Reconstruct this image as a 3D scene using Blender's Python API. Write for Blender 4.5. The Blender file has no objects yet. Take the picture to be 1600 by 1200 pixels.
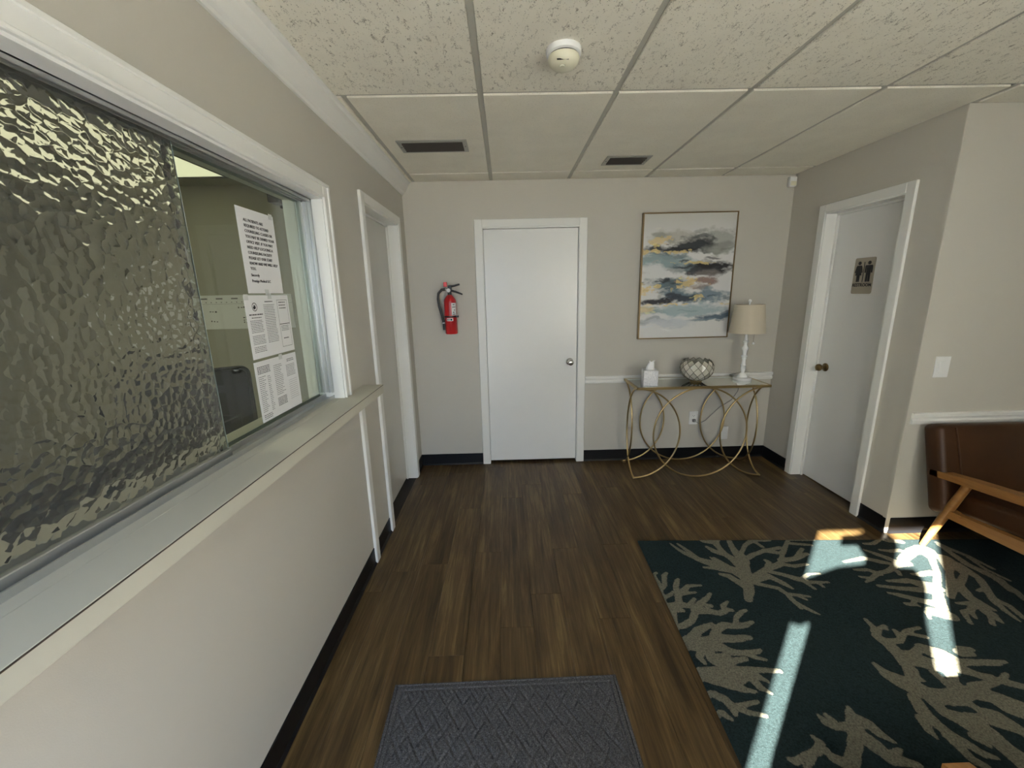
import bpy, bmesh, math, random
import numpy as np
from mathutils import Vector, Matrix

random.seed(7)
rng = np.random.default_rng(11)
scene = bpy.context.scene
COL = scene.collection

# ------------------------------------------------------------------ camera
CAM = Vector((0.7967, -3.4608, 1.5204))
FPX = 630.8
PITCH, YAW, ROLL = -0.2218, 0.0116, -0.0230
cp, sp, cyw, syw = math.cos(PITCH), math.sin(PITCH), math.cos(YAW), math.sin(YAW)
FW = Vector((syw * cp, cyw * cp, sp))
RT = Vector((cyw, -syw, 0))
UP = RT.cross(FW)
c_, s_ = math.cos(ROLL), math.sin(ROLL)
RT, UP = c_ * RT + s_ * UP, -s_ * RT + c_ * UP
cam = bpy.data.cameras.new('camera')
cam.sensor_width = 36.0
cam.lens = FPX / 1600 * 36.0
cam.clip_start = 0.03
cam_o = bpy.data.objects.new('camera', cam)
M = Matrix((RT, UP, -FW)).transposed().to_4x4()
M.translation = CAM
cam_o.matrix_world = M
COL.objects.link(cam_o)
scene.camera = cam_o


def un(ax, val, x, y):
    """photo pixel -> point on the plane axis=val"""
    d = FW + RT * ((x - 800) / FPX) - UP * ((y - 600) / FPX)
    t = (val - CAM[ax]) / d[ax]
    return CAM + d * t


# ------------------------------------------------------------------ light and exposure
scene.view_settings.view_transform = 'Standard'
scene.view_settings.look = 'None'
scene.view_settings.gamma = 1.0
scene.view_settings.use_curve_mapping = False
scene.view_settings.exposure = 0.80
scene.cycles.sample_clamp_indirect = 6.0
scene.cycles.max_bounces = 12
scene.cycles.diffuse_bounces = 6
scene.cycles.caustics_refractive = False
scene.cycles.caustics_reflective = False

world = bpy.data.worlds.new('sky')
scene.world = world
world.use_nodes = True
wn = world.node_tree
wn.nodes['Background'].inputs['Color'].default_value = (0.56, 0.73, 1.0, 1)
wn.nodes['Background'].inputs['Strength'].default_value = 8.0

SUN_DIR = Vector((0.69, 0.725, -0.50)).normalized()
sun = bpy.data.lights.new('sun', 'SUN')
sun.energy = 110.0
sun.angle = math.radians(0.53)
sun.color = (1.0, 0.93, 0.80)
sun_o = bpy.data.objects.new('sun', sun)
sun_o.rotation_euler = SUN_DIR.to_track_quat('-Z', 'Y').to_euler()
sun_o.location = (-6, -9, 8)
COL.objects.link(sun_o)

# room constants
W = 3.134          # right wall plane
H = 2.392          # ceiling grid plane
YC = -1.232        # return wall plane (faces the camera)
YF = -3.98         # front wall (entrance), centre of the glass door
XE = 4.60          # far right wall
GX0, GS, GY0, GL = 0.0989, 0.61, -0.2218, 1.2014


def portal(name, loc, sx, sz):
    l = bpy.data.lights.new(name, 'AREA')
    l.shape = 'RECTANGLE'
    l.size, l.size_y = sx, sz
    l.cycles.is_portal = True
    o = bpy.data.objects.new(name, l)
    o.location = loc
    o.rotation_euler = (math.radians(90), 0, 0)   # faces +Y
    COL.objects.link(o)


portal('door_daylight', (0.47, YF - 0.14, 1.05), 0.95, 2.1)


# ------------------------------------------------------------------ materials
def mat(name, col=(.8, .8, .8), rough=.5, metal=0.0, spec=None, **kw):
    m = bpy.data.materials.new(name)
    m.use_nodes = True
    nt = m.node_tree
    b = nt.nodes['Principled BSDF']
    b.inputs['Base Color'].default_value = (*col, 1)
    b.inputs['Roughness'].default_value = rough
    b.inputs['Metallic'].default_value = metal
    if spec is not None:
        b.inputs['Specular IOR Level'].default_value = spec
    for k, v in kw.items():
        b.inputs[k.replace('_', ' ')].default_value = v
    return m


def nd(m, t, **kw):
    n = m.node_tree.nodes.new(t)
    for k, v in kw.items():
        if k in n.inputs:
            n.inputs[k].default_value = v
        else:
            setattr(n, k, v)
    return n


def ln(m, a, ao, b, bi):
    m.node_tree.links.new(a.outputs[ao], b.inputs[bi])


def bsdf(m):
    return m.node_tree.nodes['Principled BSDF']


def noise(m, scale, detail=4, rough=.5, vec=None, coord='Object', stretch=None, dist=0.0):
    if vec is None:
        tc = nd(m, 'ShaderNodeTexCoord')
        src = (tc, coord)
        if stretch:
            mp = nd(m, 'ShaderNodeMapping')
            mp.inputs['Scale'].default_value = stretch
            ln(m, tc, coord, mp, 'Vector')
            src = (mp, 'Vector')
    else:
        src = vec
    n = nd(m, 'ShaderNodeTexNoise')
    n.inputs['Scale'].default_value = scale
    n.inputs['Detail'].default_value = detail
    n.inputs['Roughness'].default_value = rough
    n.inputs['Distortion'].default_value = dist
    ln(m, src[0], src[1], n, 'Vector')
    return n


def bump(m, n, out, strength, dist):
    b = nd(m, 'ShaderNodeBump')
    b.inputs['Strength'].default_value = strength
    b.inputs['Distance'].default_value = dist
    ln(m, n, out, b, 'Height')
    ln(m, b, 'Normal', bsdf(m), 'Normal')
    return b


def ramp(m, n, out, stops, target='Base Color'):
    r = nd(m, 'ShaderNodeValToRGB')
    els = r.color_ramp.elements
    while len(els) < len(stops):
        els.new(.5)
    for e, (p, c) in zip(els, stops):
        e.position = p
        e.color = (*c, 1) if len(c) == 3 else c
    ln(m, n, out, r, 'Fac')
    if target:
        ln(m, r, 'Color', bsdf(m), target)
    return r


def painted(name, col, rough=.6, grain=260, amt=.06, var=.02):
    m = mat(name, col, rough)
    n = noise(m, grain, 3)
    bump(m, n, 'Fac', amt, .002)
    n2 = noise(m, 1.3, 3)
    lo = tuple(c * (1 - var) for c in col)
    hi = tuple(min(1, c * (1 + var)) for c in col)
    ramp(m, n2, 'Fac', [(.3, lo), (.7, hi)])
    return m


WALLC = (.540, .518, .466)
MT = {}
MT['wall'] = painted('wall paint greige', WALLC, .62, 330, .10)
MT['white'] = painted('white trim paint', (.80, .80, .775), .38, 120, .03, .015)
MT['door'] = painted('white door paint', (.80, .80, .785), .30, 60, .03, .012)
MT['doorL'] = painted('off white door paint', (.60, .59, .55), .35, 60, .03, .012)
MT['base'] = mat('black vinyl base', (.006, .006, .007), .38, spec=.28)
MT['counter'] = painted('taupe laminate', (.56, .545, .465), .58, 800, .03, .03)
MT['seam'] = mat('dark laminate seam', (.06, .045, .035), .5)
MT['tee'] = painted('tee grid paint', (.42, .41, .36), .5, 90, .03, .04)
MT['alu'] = mat('aluminium track', (.55, .56, .55), .38, .85)
MT['louver'] = mat('dark grey louver', (.045, .040, .036), .5)
MT['black'] = mat('black plastic', (.012, .012, .013), .4)
MT['gap'] = mat('dark gap', (.004, .004, .004), .9)
MT['paper'] = mat('white paper', (.82, .82, .82), .7)
MT['ink'] = mat('black ink', (.02, .02, .022), .8)
MT['inkgrey'] = mat('grey ink', (.16, .16, .17), .8)
MT['plate'] = mat('white plastic plate', (.78, .79, .79), .35)
MT['cream'] = mat('aged cream plastic', (.72, .70, .55), .4)
MT['nickel'] = mat('satin nickel', (.62, .61, .58), .22, 1.0)
MT['brass'] = mat('antique brass', (.20, .14, .065), .28, 1.0)
MT['gold'] = mat('brushed gold metal', (.50, .38, .19), .30, 1.0)
MT['galv'] = mat('galvanised steel', (.42, .42, .39), .42, .8)
MT['red'] = mat('red enamel', (.42, .012, .016), .28)
MT['reddark'] = mat('red plastic pull tag', (.55, .03, .04), .4)
MT['shade_fab'] = mat('linen lampshade', (.56, .50, .40), .85)
n = noise(MT['shade_fab'], 400, 2, stretch=(1, 1, .25))
bump(MT['shade_fab'], n, 'Fac', .3, .002)
MT['glosswhite'] = mat('glossy white wood', (.85, .86, .87), .22)
MT['tissue'] = mat('tissue', (.88, .88, .9), .9)
MT['cord'] = mat('clear grey cord', (.30, .30, .30), .4)
MT['signtan'] = mat('taupe sign plastic', (.37, .33, .255), .45)
MT['signblk'] = mat('black raised pictogram', (.008, .008, .01), .5)

# worn ceiling tile: fissures and pin holes
def tile_mat(name, fiss):
    m = mat(name, (.62, .60, .53), .9)
    tc = nd(m, 'ShaderNodeTexCoord')
    oi = nd(m, 'ShaderNodeObjectInfo')
    ad = nd(m, 'ShaderNodeVectorMath', operation='ADD')
    ln(m, tc, 'Object', ad, 0)
    sc_ = nd(m, 'ShaderNodeVectorMath', operation='SCALE')
    cmb = nd(m, 'ShaderNodeCombineXYZ')
    ln(m, oi, 'Random', cmb, 'X'); ln(m, oi, 'Random', cmb, 'Y')
    ln(m, cmb, 'Vector', sc_, 0); sc_.inputs['Scale'].default_value = 37.0
    ln(m, sc_, 'Vector', ad, 1)
    v = (ad, 'Vector')
    base = noise(m, 6, 3, .5, vec=v)
    r0 = ramp(m, base, 'Fac', [(.3, (.77, .74, .645)), (.7, (.83, .80, .70))], None)
    # pin holes
    vo = nd(m, 'ShaderNodeTexVoronoi'); vo.inputs['Scale'].default_value = 130 if fiss else 150
    ln(m, ad, 'Vector', vo, 'Vector')
    pr = nd(m, 'ShaderNodeValToRGB')
    pr.color_ramp.elements[0].position = .13; pr.color_ramp.elements[0].color = (0, 0, 0, 1)
    pr.color_ramp.elements[1].position = .24; pr.color_ramp.elements[1].color = (1, 1, 1, 1)
    ln(m, vo, 'Distance', pr, 'Fac')
    gate = noise(m, 55 if fiss else 90, 2, .6, vec=v)
    gr = nd(m, 'ShaderNodeValToRGB')
    gr.color_ramp.elements[0].position = .46; gr.color_ramp.elements[1].position = .54
    ln(m, gate, 'Fac', gr, 'Fac')
    mx = nd(m, 'ShaderNodeMath', operation='MAXIMUM')
    ln(m, pr, 'Color', mx, 0); ln(m, gr, 'Color', mx, 1)
    last = mx
    if fiss:
        # short worm tracks
        mp = nd(m, 'ShaderNodeMapping'); mp.inputs['Scale'].default_value = (1, .45, 1)
        ln(m, ad, 'Vector', mp, 'Vector')
        wv = nd(m, 'ShaderNodeTexVoronoi', feature='DISTANCE_TO_EDGE'); wv.inputs['Scale'].default_value = 92
        wn_ = noise(m, 70, 3, .6, vec=v)
        mixv = nd(m, 'ShaderNodeVectorMath', operation='MULTIPLY_ADD')
        ln(m, wn_, 'Color', mixv, 0); mixv.inputs[1].default_value = (.03, .03, .0); ln(m, mp, 'Vector', mixv, 2)
        ln(m, mixv, 'Vector', wv, 'Vector')
        wr = nd(m, 'ShaderNodeValToRGB')
        wr.color_ramp.elements[0].position = .015; wr.color_ramp.elements[1].position = .06
        ln(m, wv, 'Distance', wr, 'Fac')
        g2 = noise(m, 48, 2, .5, vec=(mp, 'Vector'))
        g2r = nd(m, 'ShaderNodeValToRGB')
        g2r.color_ramp.elements[0].position = .56; g2r.color_ramp.elements[0].color = (1, 1, 1, 1)
        g2r.color_ramp.elements[1].position = .62; g2r.color_ramp.elements[1].color = (0, 0, 0, 1)
        ln(m, g2, 'Fac', g2r, 'Fac')
        mx2 = nd(m, 'ShaderNodeMath', operation='MAXIMUM')
        ln(m, wr, 'Color', mx2, 0); ln(m, g2r, 'Color', mx2, 1)
        mn = nd(m, 'ShaderNodeMath', operation='MINIMUM')
        ln(m, mx, 'Value', mn, 0); ln(m, mx2, 'Value', mn, 1)
        last = mn
    mixc = nd(m, 'ShaderNodeMix', data_type='RGBA')
    mixc.inputs[6].default_value = (.28, .26, .21, 1) if fiss else (.48, .46, .38, 1)
    ln(m, last, 'Value', mixc, 0)
    ln(m, r0, 'Color', mixc, 7)
    m.node_tree.links.new(mixc.outputs[2], bsdf(m).inputs['Base Color'])
    b = bump(m, last, 'Value', .5, .003)
    return m


MT['tileF'] = tile_mat('fissured ceiling tile', True)
MT['tileP'] = tile_mat('fine ceiling tile', False)


def plank_mat():
    m = mat('walnut vinyl plank', (.1, .07, .04), .36, spec=.35)
    tc = nd(m, 'ShaderNodeTexCoord'); oi = nd(m, 'ShaderNodeObjectInfo')
    cmb = nd(m, 'ShaderNodeCombineXYZ'); ln(m, oi, 'Random', cmb, 'X'); ln(m, oi, 'Random', cmb, 'Z')
    scl = nd(m, 'ShaderNodeVectorMath', operation='SCALE'); scl.inputs['Scale'].default_value = 91.0
    ln(m, cmb, 'Vector', scl, 0)
    ad = nd(m, 'ShaderNodeVectorMath', operation='ADD'); ln(m, tc, 'Object', ad, 0); ln(m, scl, 'Vector', ad, 1)
    mp = nd(m, 'ShaderNodeMapping'); mp.inputs['Scale'].default_value = (1, .055, 1); ln(m, ad, 'Vector', mp, 'Vector')
    n1 = noise(m, 34, 7, .66, vec=(mp, 'Vector'), dist=.7)
    mp2 = nd(m, 'ShaderNodeMapping'); mp2.inputs['Scale'].default_value = (1, .03, 1); ln(m, ad, 'Vector', mp2, 'Vector')
    n2 = noise(m, 160, 4, .7, vec=(mp2, 'Vector'))
    mp3 = nd(m, 'ShaderNodeMapping'); mp3.inputs['Scale'].default_value = (1, .22, 1); ln(m, ad, 'Vector', mp3, 'Vector')
    n3 = noise(m, 9, 3, .5, vec=(mp3, 'Vector'), dist=.4)
    mx = nd(m, 'ShaderNodeMix', data_type='FLOAT'); mx.inputs[0].default_value = .30
    ln(m, n1, 'Fac', mx, 2); ln(m, n2, 'Fac', mx, 3)
    mx3 = nd(m, 'ShaderNodeMix', data_type='FLOAT'); mx3.inputs[0].default_value = .28
    ln(m, mx, 0, mx3, 2); ln(m, n3, 'Fac', mx3, 3)
    r = ramp(m, mx3, 0, [(.34, (.019, .010, .0035)), (.45, (.053, .031, .0115)), (.52, (.082, .051, .020)), (.59, (.136, .090, .036)), (.70, (.220, .157, .068))], None)
    hsv = nd(m, 'ShaderNodeHueSaturation')
    mr = nd(m, 'ShaderNodeMapRange'); mr.inputs['To Min'].default_value = .94; mr.inputs['To Max'].default_value = 1.06
    ln(m, oi, 'Random', mr, 'Value'); ln(m, mr, 'Result', hsv, 'Value'); ln(m, r, 'Color', hsv, 'Color')
    ln(m, hsv, 'Color', bsdf(m), 'Base Color')
    mr2 = nd(m, 'ShaderNodeMapRange'); mr2.inputs['To Min'].default_value = .46; mr2.inputs['To Max'].default_value = .30
    ln(m, n2, 'Fac', mr2, 'Value'); ln(m, mr2, 'Result', bsdf(m), 'Roughness')
    bump(m, mx, 0, .12, .002)
    return m


MT['plank'] = plank_mat()
MT['subfloor'] = mat('dark joint', (.015, .011, .008), .7)

m = mat('oak chair wood', (.34, .17, .055), .38)
n = noise(m, 30, 5, .6, stretch=(1, .08, 1), dist=.6)
ramp(m, n, 'Fac', [(.3, (.20, .088, .022)), (.7, (.33, .155, .045))])
bump(m, n, 'Fac', .06, .002)
MT['oak'] = m
m = mat('brown leather', (.05, .02, .007), .46, spec=.3)
n = noise(m, 190, 4)
bump(m, n, 'Fac', .10, .002)
n2 = noise(m, 5, 3)
ramp(m, n2, 'Fac', [(.3, (.036, .014, .0045)), (.7, (.056, .022, .0075))])
MT['leather'] = m


def arch_glass(name, tint, refl=.08):
    """thin pane: sees through, reflects by angle"""
    m = bpy.data.materials.new(name); m.use_nodes = True
    nt = m.node_tree; nt.nodes.clear()
    out = nt.nodes.new('ShaderNodeOutputMaterial')
    tr = nt.nodes.new('ShaderNodeBsdfTransparent'); tr.inputs['Color'].default_value = (*tint, 1)
    gl = nt.nodes.new('ShaderNodeBsdfGlossy'); gl.inputs['Roughness'].default_value = .01
    fr = nt.nodes.new('ShaderNodeFresnel'); fr.inputs['IOR'].default_value = 1.5
    mx = nt.nodes.new('ShaderNodeMixShader')
    ge = nt.nodes.new('ShaderNodeNewGeometry'); mr = nt.nodes.new('ShaderNodeMapRange')
    mr.inputs['To Min'].default_value = 1.5; mr.inputs['To Max'].default_value = 1 / 1.5
    nt.links.new(ge.outputs['Backfacing'], mr.inputs['Value']); nt.links.new(mr.outputs['Result'], fr.inputs['IOR'])
    nt.links.new(fr.outputs['Fac'], mx.inputs['Fac']); nt.links.new(tr.outputs[0], mx.inputs[1])
    nt.links.new(gl.outputs[0], mx.inputs[2]); nt.links.new(mx.outputs[0], out.inputs['Surface'])
    return m


MT['glass'] = arch_glass('clear pane', (.93, .97, .94))
MT['glassdoor'] = arch_glass('entrance pane', (.95, .96, .96))
MT['glassedge'] = mat('green glass edge', (.45, .58, .55), .15)

def hammered(name, relief):
    m = mat(name, (.80, .82, .78), .06)
    bsdf(m).inputs['Transmission Weight'].default_value = .945 if relief else 1.0
    bsdf(m).inputs['IOR'].default_value = 1.46
    if relief:
        tc = nd(m, 'ShaderNodeTexCoord')
        wn_ = noise(m, 30, 2, .5, vec=(tc, 'Object'))
        ma = nd(m, 'ShaderNodeVectorMath', operation='MULTIPLY_ADD'); ln(m, wn_, 'Color', ma, 0); ma.inputs[1].default_value = (.016, .016, .016); ln(m, tc, 'Object', ma, 2)
        vo = nd(m, 'ShaderNodeTexVoronoi', feature='SMOOTH_F1'); vo.inputs['Scale'].default_value = 48; vo.inputs['Smoothness'].default_value = .22
        ln(m, ma, 'Vector', vo, 'Vector')
        sq = nd(m, 'ShaderNodeMath', operation='MULTIPLY'); ln(m, vo, 'Distance', sq, 0); ln(m, vo, 'Distance', sq, 1)
        iv = nd(m, 'ShaderNodeMath', operation='MULTIPLY'); ln(m, sq, 'Value', iv, 0); iv.inputs[1].default_value = -1.0
        bump(m, iv, 'Value', 1.0, .0040)
    return m
MT['hammered_back'] = hammered('hammered glass back', False)
m = hammered('hammered glass', True)
MT['hammered'] = m

MT['office_wall'] = painted('office wall paint', (.37, .36, .285), .7, 300, .08)
MT['office_floor'] = mat('office carpet', (.05, .05, .05), .9)
m = mat('office lamp diffuser', (.9, .9, .8), .5)
bsdf(m).inputs['Base Color'].default_value = (.3, .3, .25, 1)
bsdf(m).inputs['Emission Color'].default_value = (1.0, .96, .62, 1)
bsdf(m).inputs['Emission Strength'].default_value = .52
MT['lamp'] = m
m = mat('added office fill diffuser', (.9, .9, .8), .5)
bsdf(m).inputs['Emission Color'].default_value = (1.0, .95, .74, 1)
bsdf(m).inputs['Emission Strength'].default_value = 13.0
MT['lamp_fill'] = m  # glow of the extra unseen panel that fills the office with light
m = mat('exterior concrete', (.42, .40, .37), .85)
bump(m, noise(m, 40, 4), 'Fac', .2, .01)
MT['ext'] = m

# roller shade fabric: lets daylight through
m = bpy.data.materials.new('roller shade fabric'); m.use_nodes = True
nt = m.node_tree; nt.nodes.clear()
o_ = nt.nodes.new('ShaderNodeOutputMaterial'); t_ = nt.nodes.new('ShaderNodeBsdfTranslucent'); d_ = nt.nodes.new('ShaderNodeBsdfDiffuse')
t_.inputs['Color'].default_value = (.40, .40, .385, 1); d_.inputs['Color'].default_value = (.75, .74, .70, 1)
mx_ = nt.nodes.new('ShaderNodeMixShader'); mx_.inputs[0].default_value = .55
nt.links.new(t_.outputs[0], mx_.inputs[1]); nt.links.new(d_.outputs[0], mx_.inputs[2]); nt.links.new(mx_.outputs[0], o_.inputs['Surface'])
MT['rollershade'] = m


# ------------------------------------------------------------------ mesh helpers
class MB:
    def __init__(s):
        s.bm = bmesh.new()

    def box(s, x0, x1, y0, y1, z0, z1, bev=0.0, seg=2):
        b = bmesh.new()
        bmesh.ops.create_cube(b, size=1)
        for v in b.verts:
            v.co = Vector(((x0 + x1) / 2 + v.co.x * (x1 - x0), (y0 + y1) / 2 + v.co.y * (y1 - y0), (z0 + z1) / 2 + v.co.z * (z1 - z0)))
        if bev > 0:
            bmesh.ops.bevel(b, geom=b.edges[:], offset=bev, segments=seg, affect='EDGES', profile=.5)
        return s.add(b)

    def add(s, b):
        me = bpy.data.meshes.new('t'); b.to_mesh(me); b.free(); s.bm.from_mesh(me); bpy.data.meshes.remove(me)
        return s

    def tube(s, pts, r, n=10, closed=False, caps=True):
        pts = [Vector(p) for p in pts]
        rs = r if isinstance(r, (list, tuple)) else [r] * len(pts)
        rings = []
        N = len(pts)
        ref = None
        for i, p in enumerate(pts):
            if closed:
                t = pts[(i + 1) % N] - pts[i - 1]
            else:
                t = pts[min(i + 1, N - 1)] - pts[max(i - 1, 0)]
            t.normalize()
            if ref is None:
                ref = Vector((0, 0, 1)) if abs(t.z) < .9 else Vector((1, 0, 0))
            a = (ref - t * ref.dot(t))
            if a.length < 1e-5:
                a = t.orthogonal()
            a.normalize(); ref = a
            b2 = t.cross(a)
            rings.append([s.bm.verts.new(p + (a * math.cos(2 * math.pi * k / n) + b2 * math.sin(2 * math.pi * k / n)) * rs[i]) for k in range(n)])
        for i in range(N if closed else N - 1):
            A, B = rings[i], rings[(i + 1) % N]
            for k in range(n):
                s.bm.faces.new((A[k], A[(k + 1) % n], B[(k + 1) % n], B[k]))
        if caps and not closed:
            s.bm.faces.new(rings[0][::-1]); s.bm.faces.new(rings[-1])
        return s

    def lathe(s, prof, n=32, cx=0, cy=0, cz=0, axis='Z'):
        rings = []
        for r, z in prof:
            ring = []
            for k in range(n):
                a = 2 * math.pi * k / n
                p = (r * math.cos(a), r * math.sin(a), z)
                if axis == 'Y':
                    p = (p[0], p[2], p[1])
                elif axis == 'X':
                    p = (p[2], p[0], p[1])
                ring.append(s.bm.verts.new((cx + p[0], cy + p[1], cz + p[2])))
            rings.append(ring)
        for A, B in zip(rings, rings[1:]):
            for k in range(n):
                s.bm.faces.new((A[k], A[(k + 1) % n], B[(k + 1) % n], B[k]))
        s.bm.faces.new(rings[0][::-1]); s.bm.faces.new(rings[-1])
        return s

    def prism(s, poly, d, origin, ux, uy):
        """extrude 2D polygon along ux x uy by d"""
        o = Vector(origin); ux = Vector(ux); uy = Vector(uy); nz = ux.cross(uy)
        A = [s.bm.verts.new(o + ux * p[0] + uy * p[1]) for p in poly]
        B = [s.bm.verts.new(o + ux * p[0] + uy * p[1] + nz * d) for p in poly]
        s.bm.faces.new(A[::-1]); s.bm.faces.new(B)
        for i in range(len(A)):
            j = (i + 1) % len(A)
            s.bm.faces.new((A[i], A[j], B[j], B[i]))
        return s

    def quad(s, pts):
        s.bm.faces.new([s.bm.verts.new(p) for p in pts])
        return s

    def mesh(s, name, material, smooth=False):
        bmesh.ops.recalc_face_normals(s.bm, faces=s.bm.faces[:])
        me = bpy.data.meshes.new(name)
        s.bm.to_mesh(me); s.bm.free()
        if material:
            me.materials.append(MT[material] if isinstance(material, str) else material)
        if smooth:
            for p in me.polygons:
                p.use_smooth = True
            try:
                me.set_sharp_from_angle(angle=math.radians(42))
            except Exception:
                pass
        return me

    def build(s, name, material, parent=None, smooth=False, **tags):
        o = bpy.data.objects.new(name, s.mesh(name, material, smooth))
        COL.objects.link(o)
        if parent:
            o.parent = parent
        tag(o, **tags)
        return o


def tag(o, label=None, cat=None, group=None, kind=None):
    if label: o['label'] = label
    if cat: o['category'] = cat
    if group: o['group'] = group
    if kind: o['kind'] = kind
    return o


def empty(name, loc=(0, 0, 0), rz=0.0, **tags):
    o = bpy.data.objects.new(name, None)
    o.empty_display_size = .1
    o.location = loc
    o.rotation_euler = (0, 0, rz)
    COL.objects.link(o)
    return tag(o, **tags)


def inst(name, me, loc, parent=None, rz=0.0):
    o = bpy.data.objects.new(name, me)
    o.location = loc
    o.rotation_euler = (0, 0, rz)
    COL.objects.link(o)
    if parent: o.parent = parent
    return o


def copy_tree(o, parent=None):
    c = o.copy(); COL.objects.link(c); c.parent = parent
    for ch in list(o.children):
        copy_tree(ch, c)
    return c


def text_mesh(body, size, align='LEFT', depth=.0004, bold=0.0, spacing=1.0):
    cu = bpy.data.curves.new('t', 'FONT')
    cu.body = body; cu.size = size; cu.align_x = align; cu.extrude = depth; cu.offset = bold
    cu.space_line = spacing; cu.resolution_u = 2
    ob = bpy.data.objects.new('t', cu); COL.objects.link(ob)
    dg = bpy.context.evaluated_depsgraph_get()
    me = bpy.data.meshes.new_from_object(ob.evaluated_get(dg))
    bpy.data.objects.remove(ob); bpy.data.curves.remove(cu)
    return me


ORI = {'L': Matrix(((0, 0, 1), (1, 0, 0), (0, 1, 0))),      # on a wall facing +X
       'B': Matrix(((1, 0, 0), (0, 0, -1), (0, 1, 0))),     # facing -Y
       'R': Matrix(((0, 0, -1), (-1, 0, 0), (0, 1, 0)))}    # facing -X


def put_text(name, body, size, loc, ori, material, parent, **kw):
    me = text_mesh(body, size, **kw)
    me.materials.clear(); me.materials.append(MT[material])
    o = bpy.data.objects.new(name, me); COL.objects.link(o)
    M_ = ORI[ori].to_4x4(); M_.translation = Vector(loc)
    o.matrix_world = M_
    o.parent = parent
    return o


# ------------------------------------------------------------------ structure: floor
floor = MB().box(-.159, XE, YF - .06, .14, -.06, -.0035).build('floor', 'subfloor', kind='structure', label='dark brown wood-look plank floor of the waiting room', cat='floor')
PW, PL = .155, 1.22
def plank_mesh(w, l):
    return MB().box(-w / 2 + .0004, w / 2 - .0004, -l / 2 + .0004, l / 2 - .0004, -.0035, 0, .0004, 1).mesh('plank', 'plank')
pcache = {}
x = -.039
row = 0
while x < XE:
    x0, x1 = max(x, 0.0), min(x + PW, XE)
    off = 2.2 - 2 * PL + 0.0 if row == 1 else random.uniform(0, PL)
    y1 = off if off < 0 else off - PL
    y1 = -(abs(off) % PL) + PL
    while y1 > YF - .05:
        ya, yb = max(y1 - PL, YF - .05), min(y1, 0.06)
        if yb - ya > .02 and x1 - x0 > .01 and not (x0 > W + .2 and ya > YC + .2):
            key = (round(x1 - x0, 3), round(yb - ya, 3))
            if key not in pcache:
                pcache[key] = plank_mesh(x1 - x0, yb - ya)
            inst('plank', pcache[key], ((x0 + x1) / 2, (ya + yb) / 2, 0), floor)
        y1 -= PL
    x += PW
    row += 1

# ------------------------------------------------------------------ structure: walls
TL = .16                                   # left wall thickness
WY0, WY1, WZ0, WZ1 = -3.40, -1.555, .998, 1.942   # reception window opening
DY0, DY1, DH = -1.0, -.262, 2.033          # left door opening
b = MB()
b.box(-TL, 0, WY1, DY0, 0, H + .1)
b.box(-TL, 0, WY0, WY1, 0, WZ0)
b.box(-TL, 0, WY0, WY1, WZ1, H + .1)
b.box(-TL, 0, YF - .02, WY0, 0, H + .1)
b.box(-TL, 0, DY0, DY1, DH, H + .1)
b.box(-TL, 0, DY1, .0, 0, H + .1)
wall_left = b.build('wall_left', 'wall', kind='structure', label='greige painted wall holding the reception window and a white door', cat='wall')

BX0, BX1, BH = .625, 1.411, 2.035          # back door opening
b = MB()
b.box(-TL, BX0, 0, .14, 0, H + .1)
b.box(BX0, BX1, 0, .14, BH, H + .1)
b.box(BX1, W + .14, 0, .14, 0, H + .1)
wall_back = b.build('wall_back', 'wall', kind='structure', label='greige painted end wall behind the gold console table', cat='wall')

RY0, RY1, RH = -.985, -.392, 2.03          # restroom door opening
b = MB()
b.box(W, W + .14, YC, RY0, 0, H + .1)
b.box(W, W + .14, RY0, RY1, RH, H + .1)
b.box(W, W + .14, RY1, 0, 0, H + .1)
wall_right = b.build('wall_right', 'wall', kind='structure', label='greige wall with the restroom door', cat='wall')
wall_ret = MB().box(W + .14, XE, YC, YC + .14, 0, H + .1).build('wall_alcove', 'wall', kind='structure', label='greige wall with white chair rail behind the brown leather armchair', cat='wall')
wall_far = MB().box(XE, XE + .14, YF - .1, YC + .14, 0, H + .1).build('wall_far_right', 'wall', kind='structure', label='greige side wall of the seating area', cat='wall')

# front wall with the glass entrance door and two shaded windows
YI, YO = YF + .0225, YF - .0225
T_L, T_R = -.142, .389
LX0 = .7967 + (T_L + .69 * (YO + 3.4608)) / .725
LX1 = .7967 + (T_R + .69 * (YI + 3.4608)) / .725
LZ1 = 1.93
b = MB()
FX0, FX1 = LX0 - .06, LX1 + .09
WN = [(1.25, 2.85)]
WNZ = (.80, 2.10)
yw0, yw1 = YF - .06, YF + .06
b.box(-TL, FX0, yw0, yw1, 0, H + .1)
b.box(FX0, FX1, yw0, yw1, LZ1 + .07, H + .1)
b.box(FX1, WN[0][0], yw0, yw1, 0, H + .1)
b.box(WN[0][0], WN[0][1], yw0, yw1, 0, WNZ[0])
b.box(WN[0][0], WN[0][1], yw0, yw1, WNZ[1], H + .1)
b.box(WN[0][1], XE, yw0, yw1, 0, H + .1)
b.build('wall_front', 'wall', kind='structure', label='greige front wall with the glass entrance and a shaded window', cat='wall')
d4 = empty('door_4', ((LX0 + LX1) / 2, YF, 0), kind='structure', label='glass entrance door with a narrow aluminium frame', cat='door')
def loc_child(o, par):
    o.parent = par
    o.location = o.location - par.location
    return o
b = MB()
b.box(FX0, LX0, YO, YI, 0, LZ1 + .07); b.box(LX1, FX1, YO, YI, 0, LZ1 + .07)
b.box(LX0, LX1, YO, YI, LZ1, LZ1 + .07); b.box(LX0, LX1, YO, YI, 0, .10)
loc_child(b.build('door_frame', 'alu'), d4)
loc_child(MB().box(LX0, LX1, YF - .003, YF + .003, .10, LZ1).build('pane', 'glassdoor'), d4)
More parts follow.
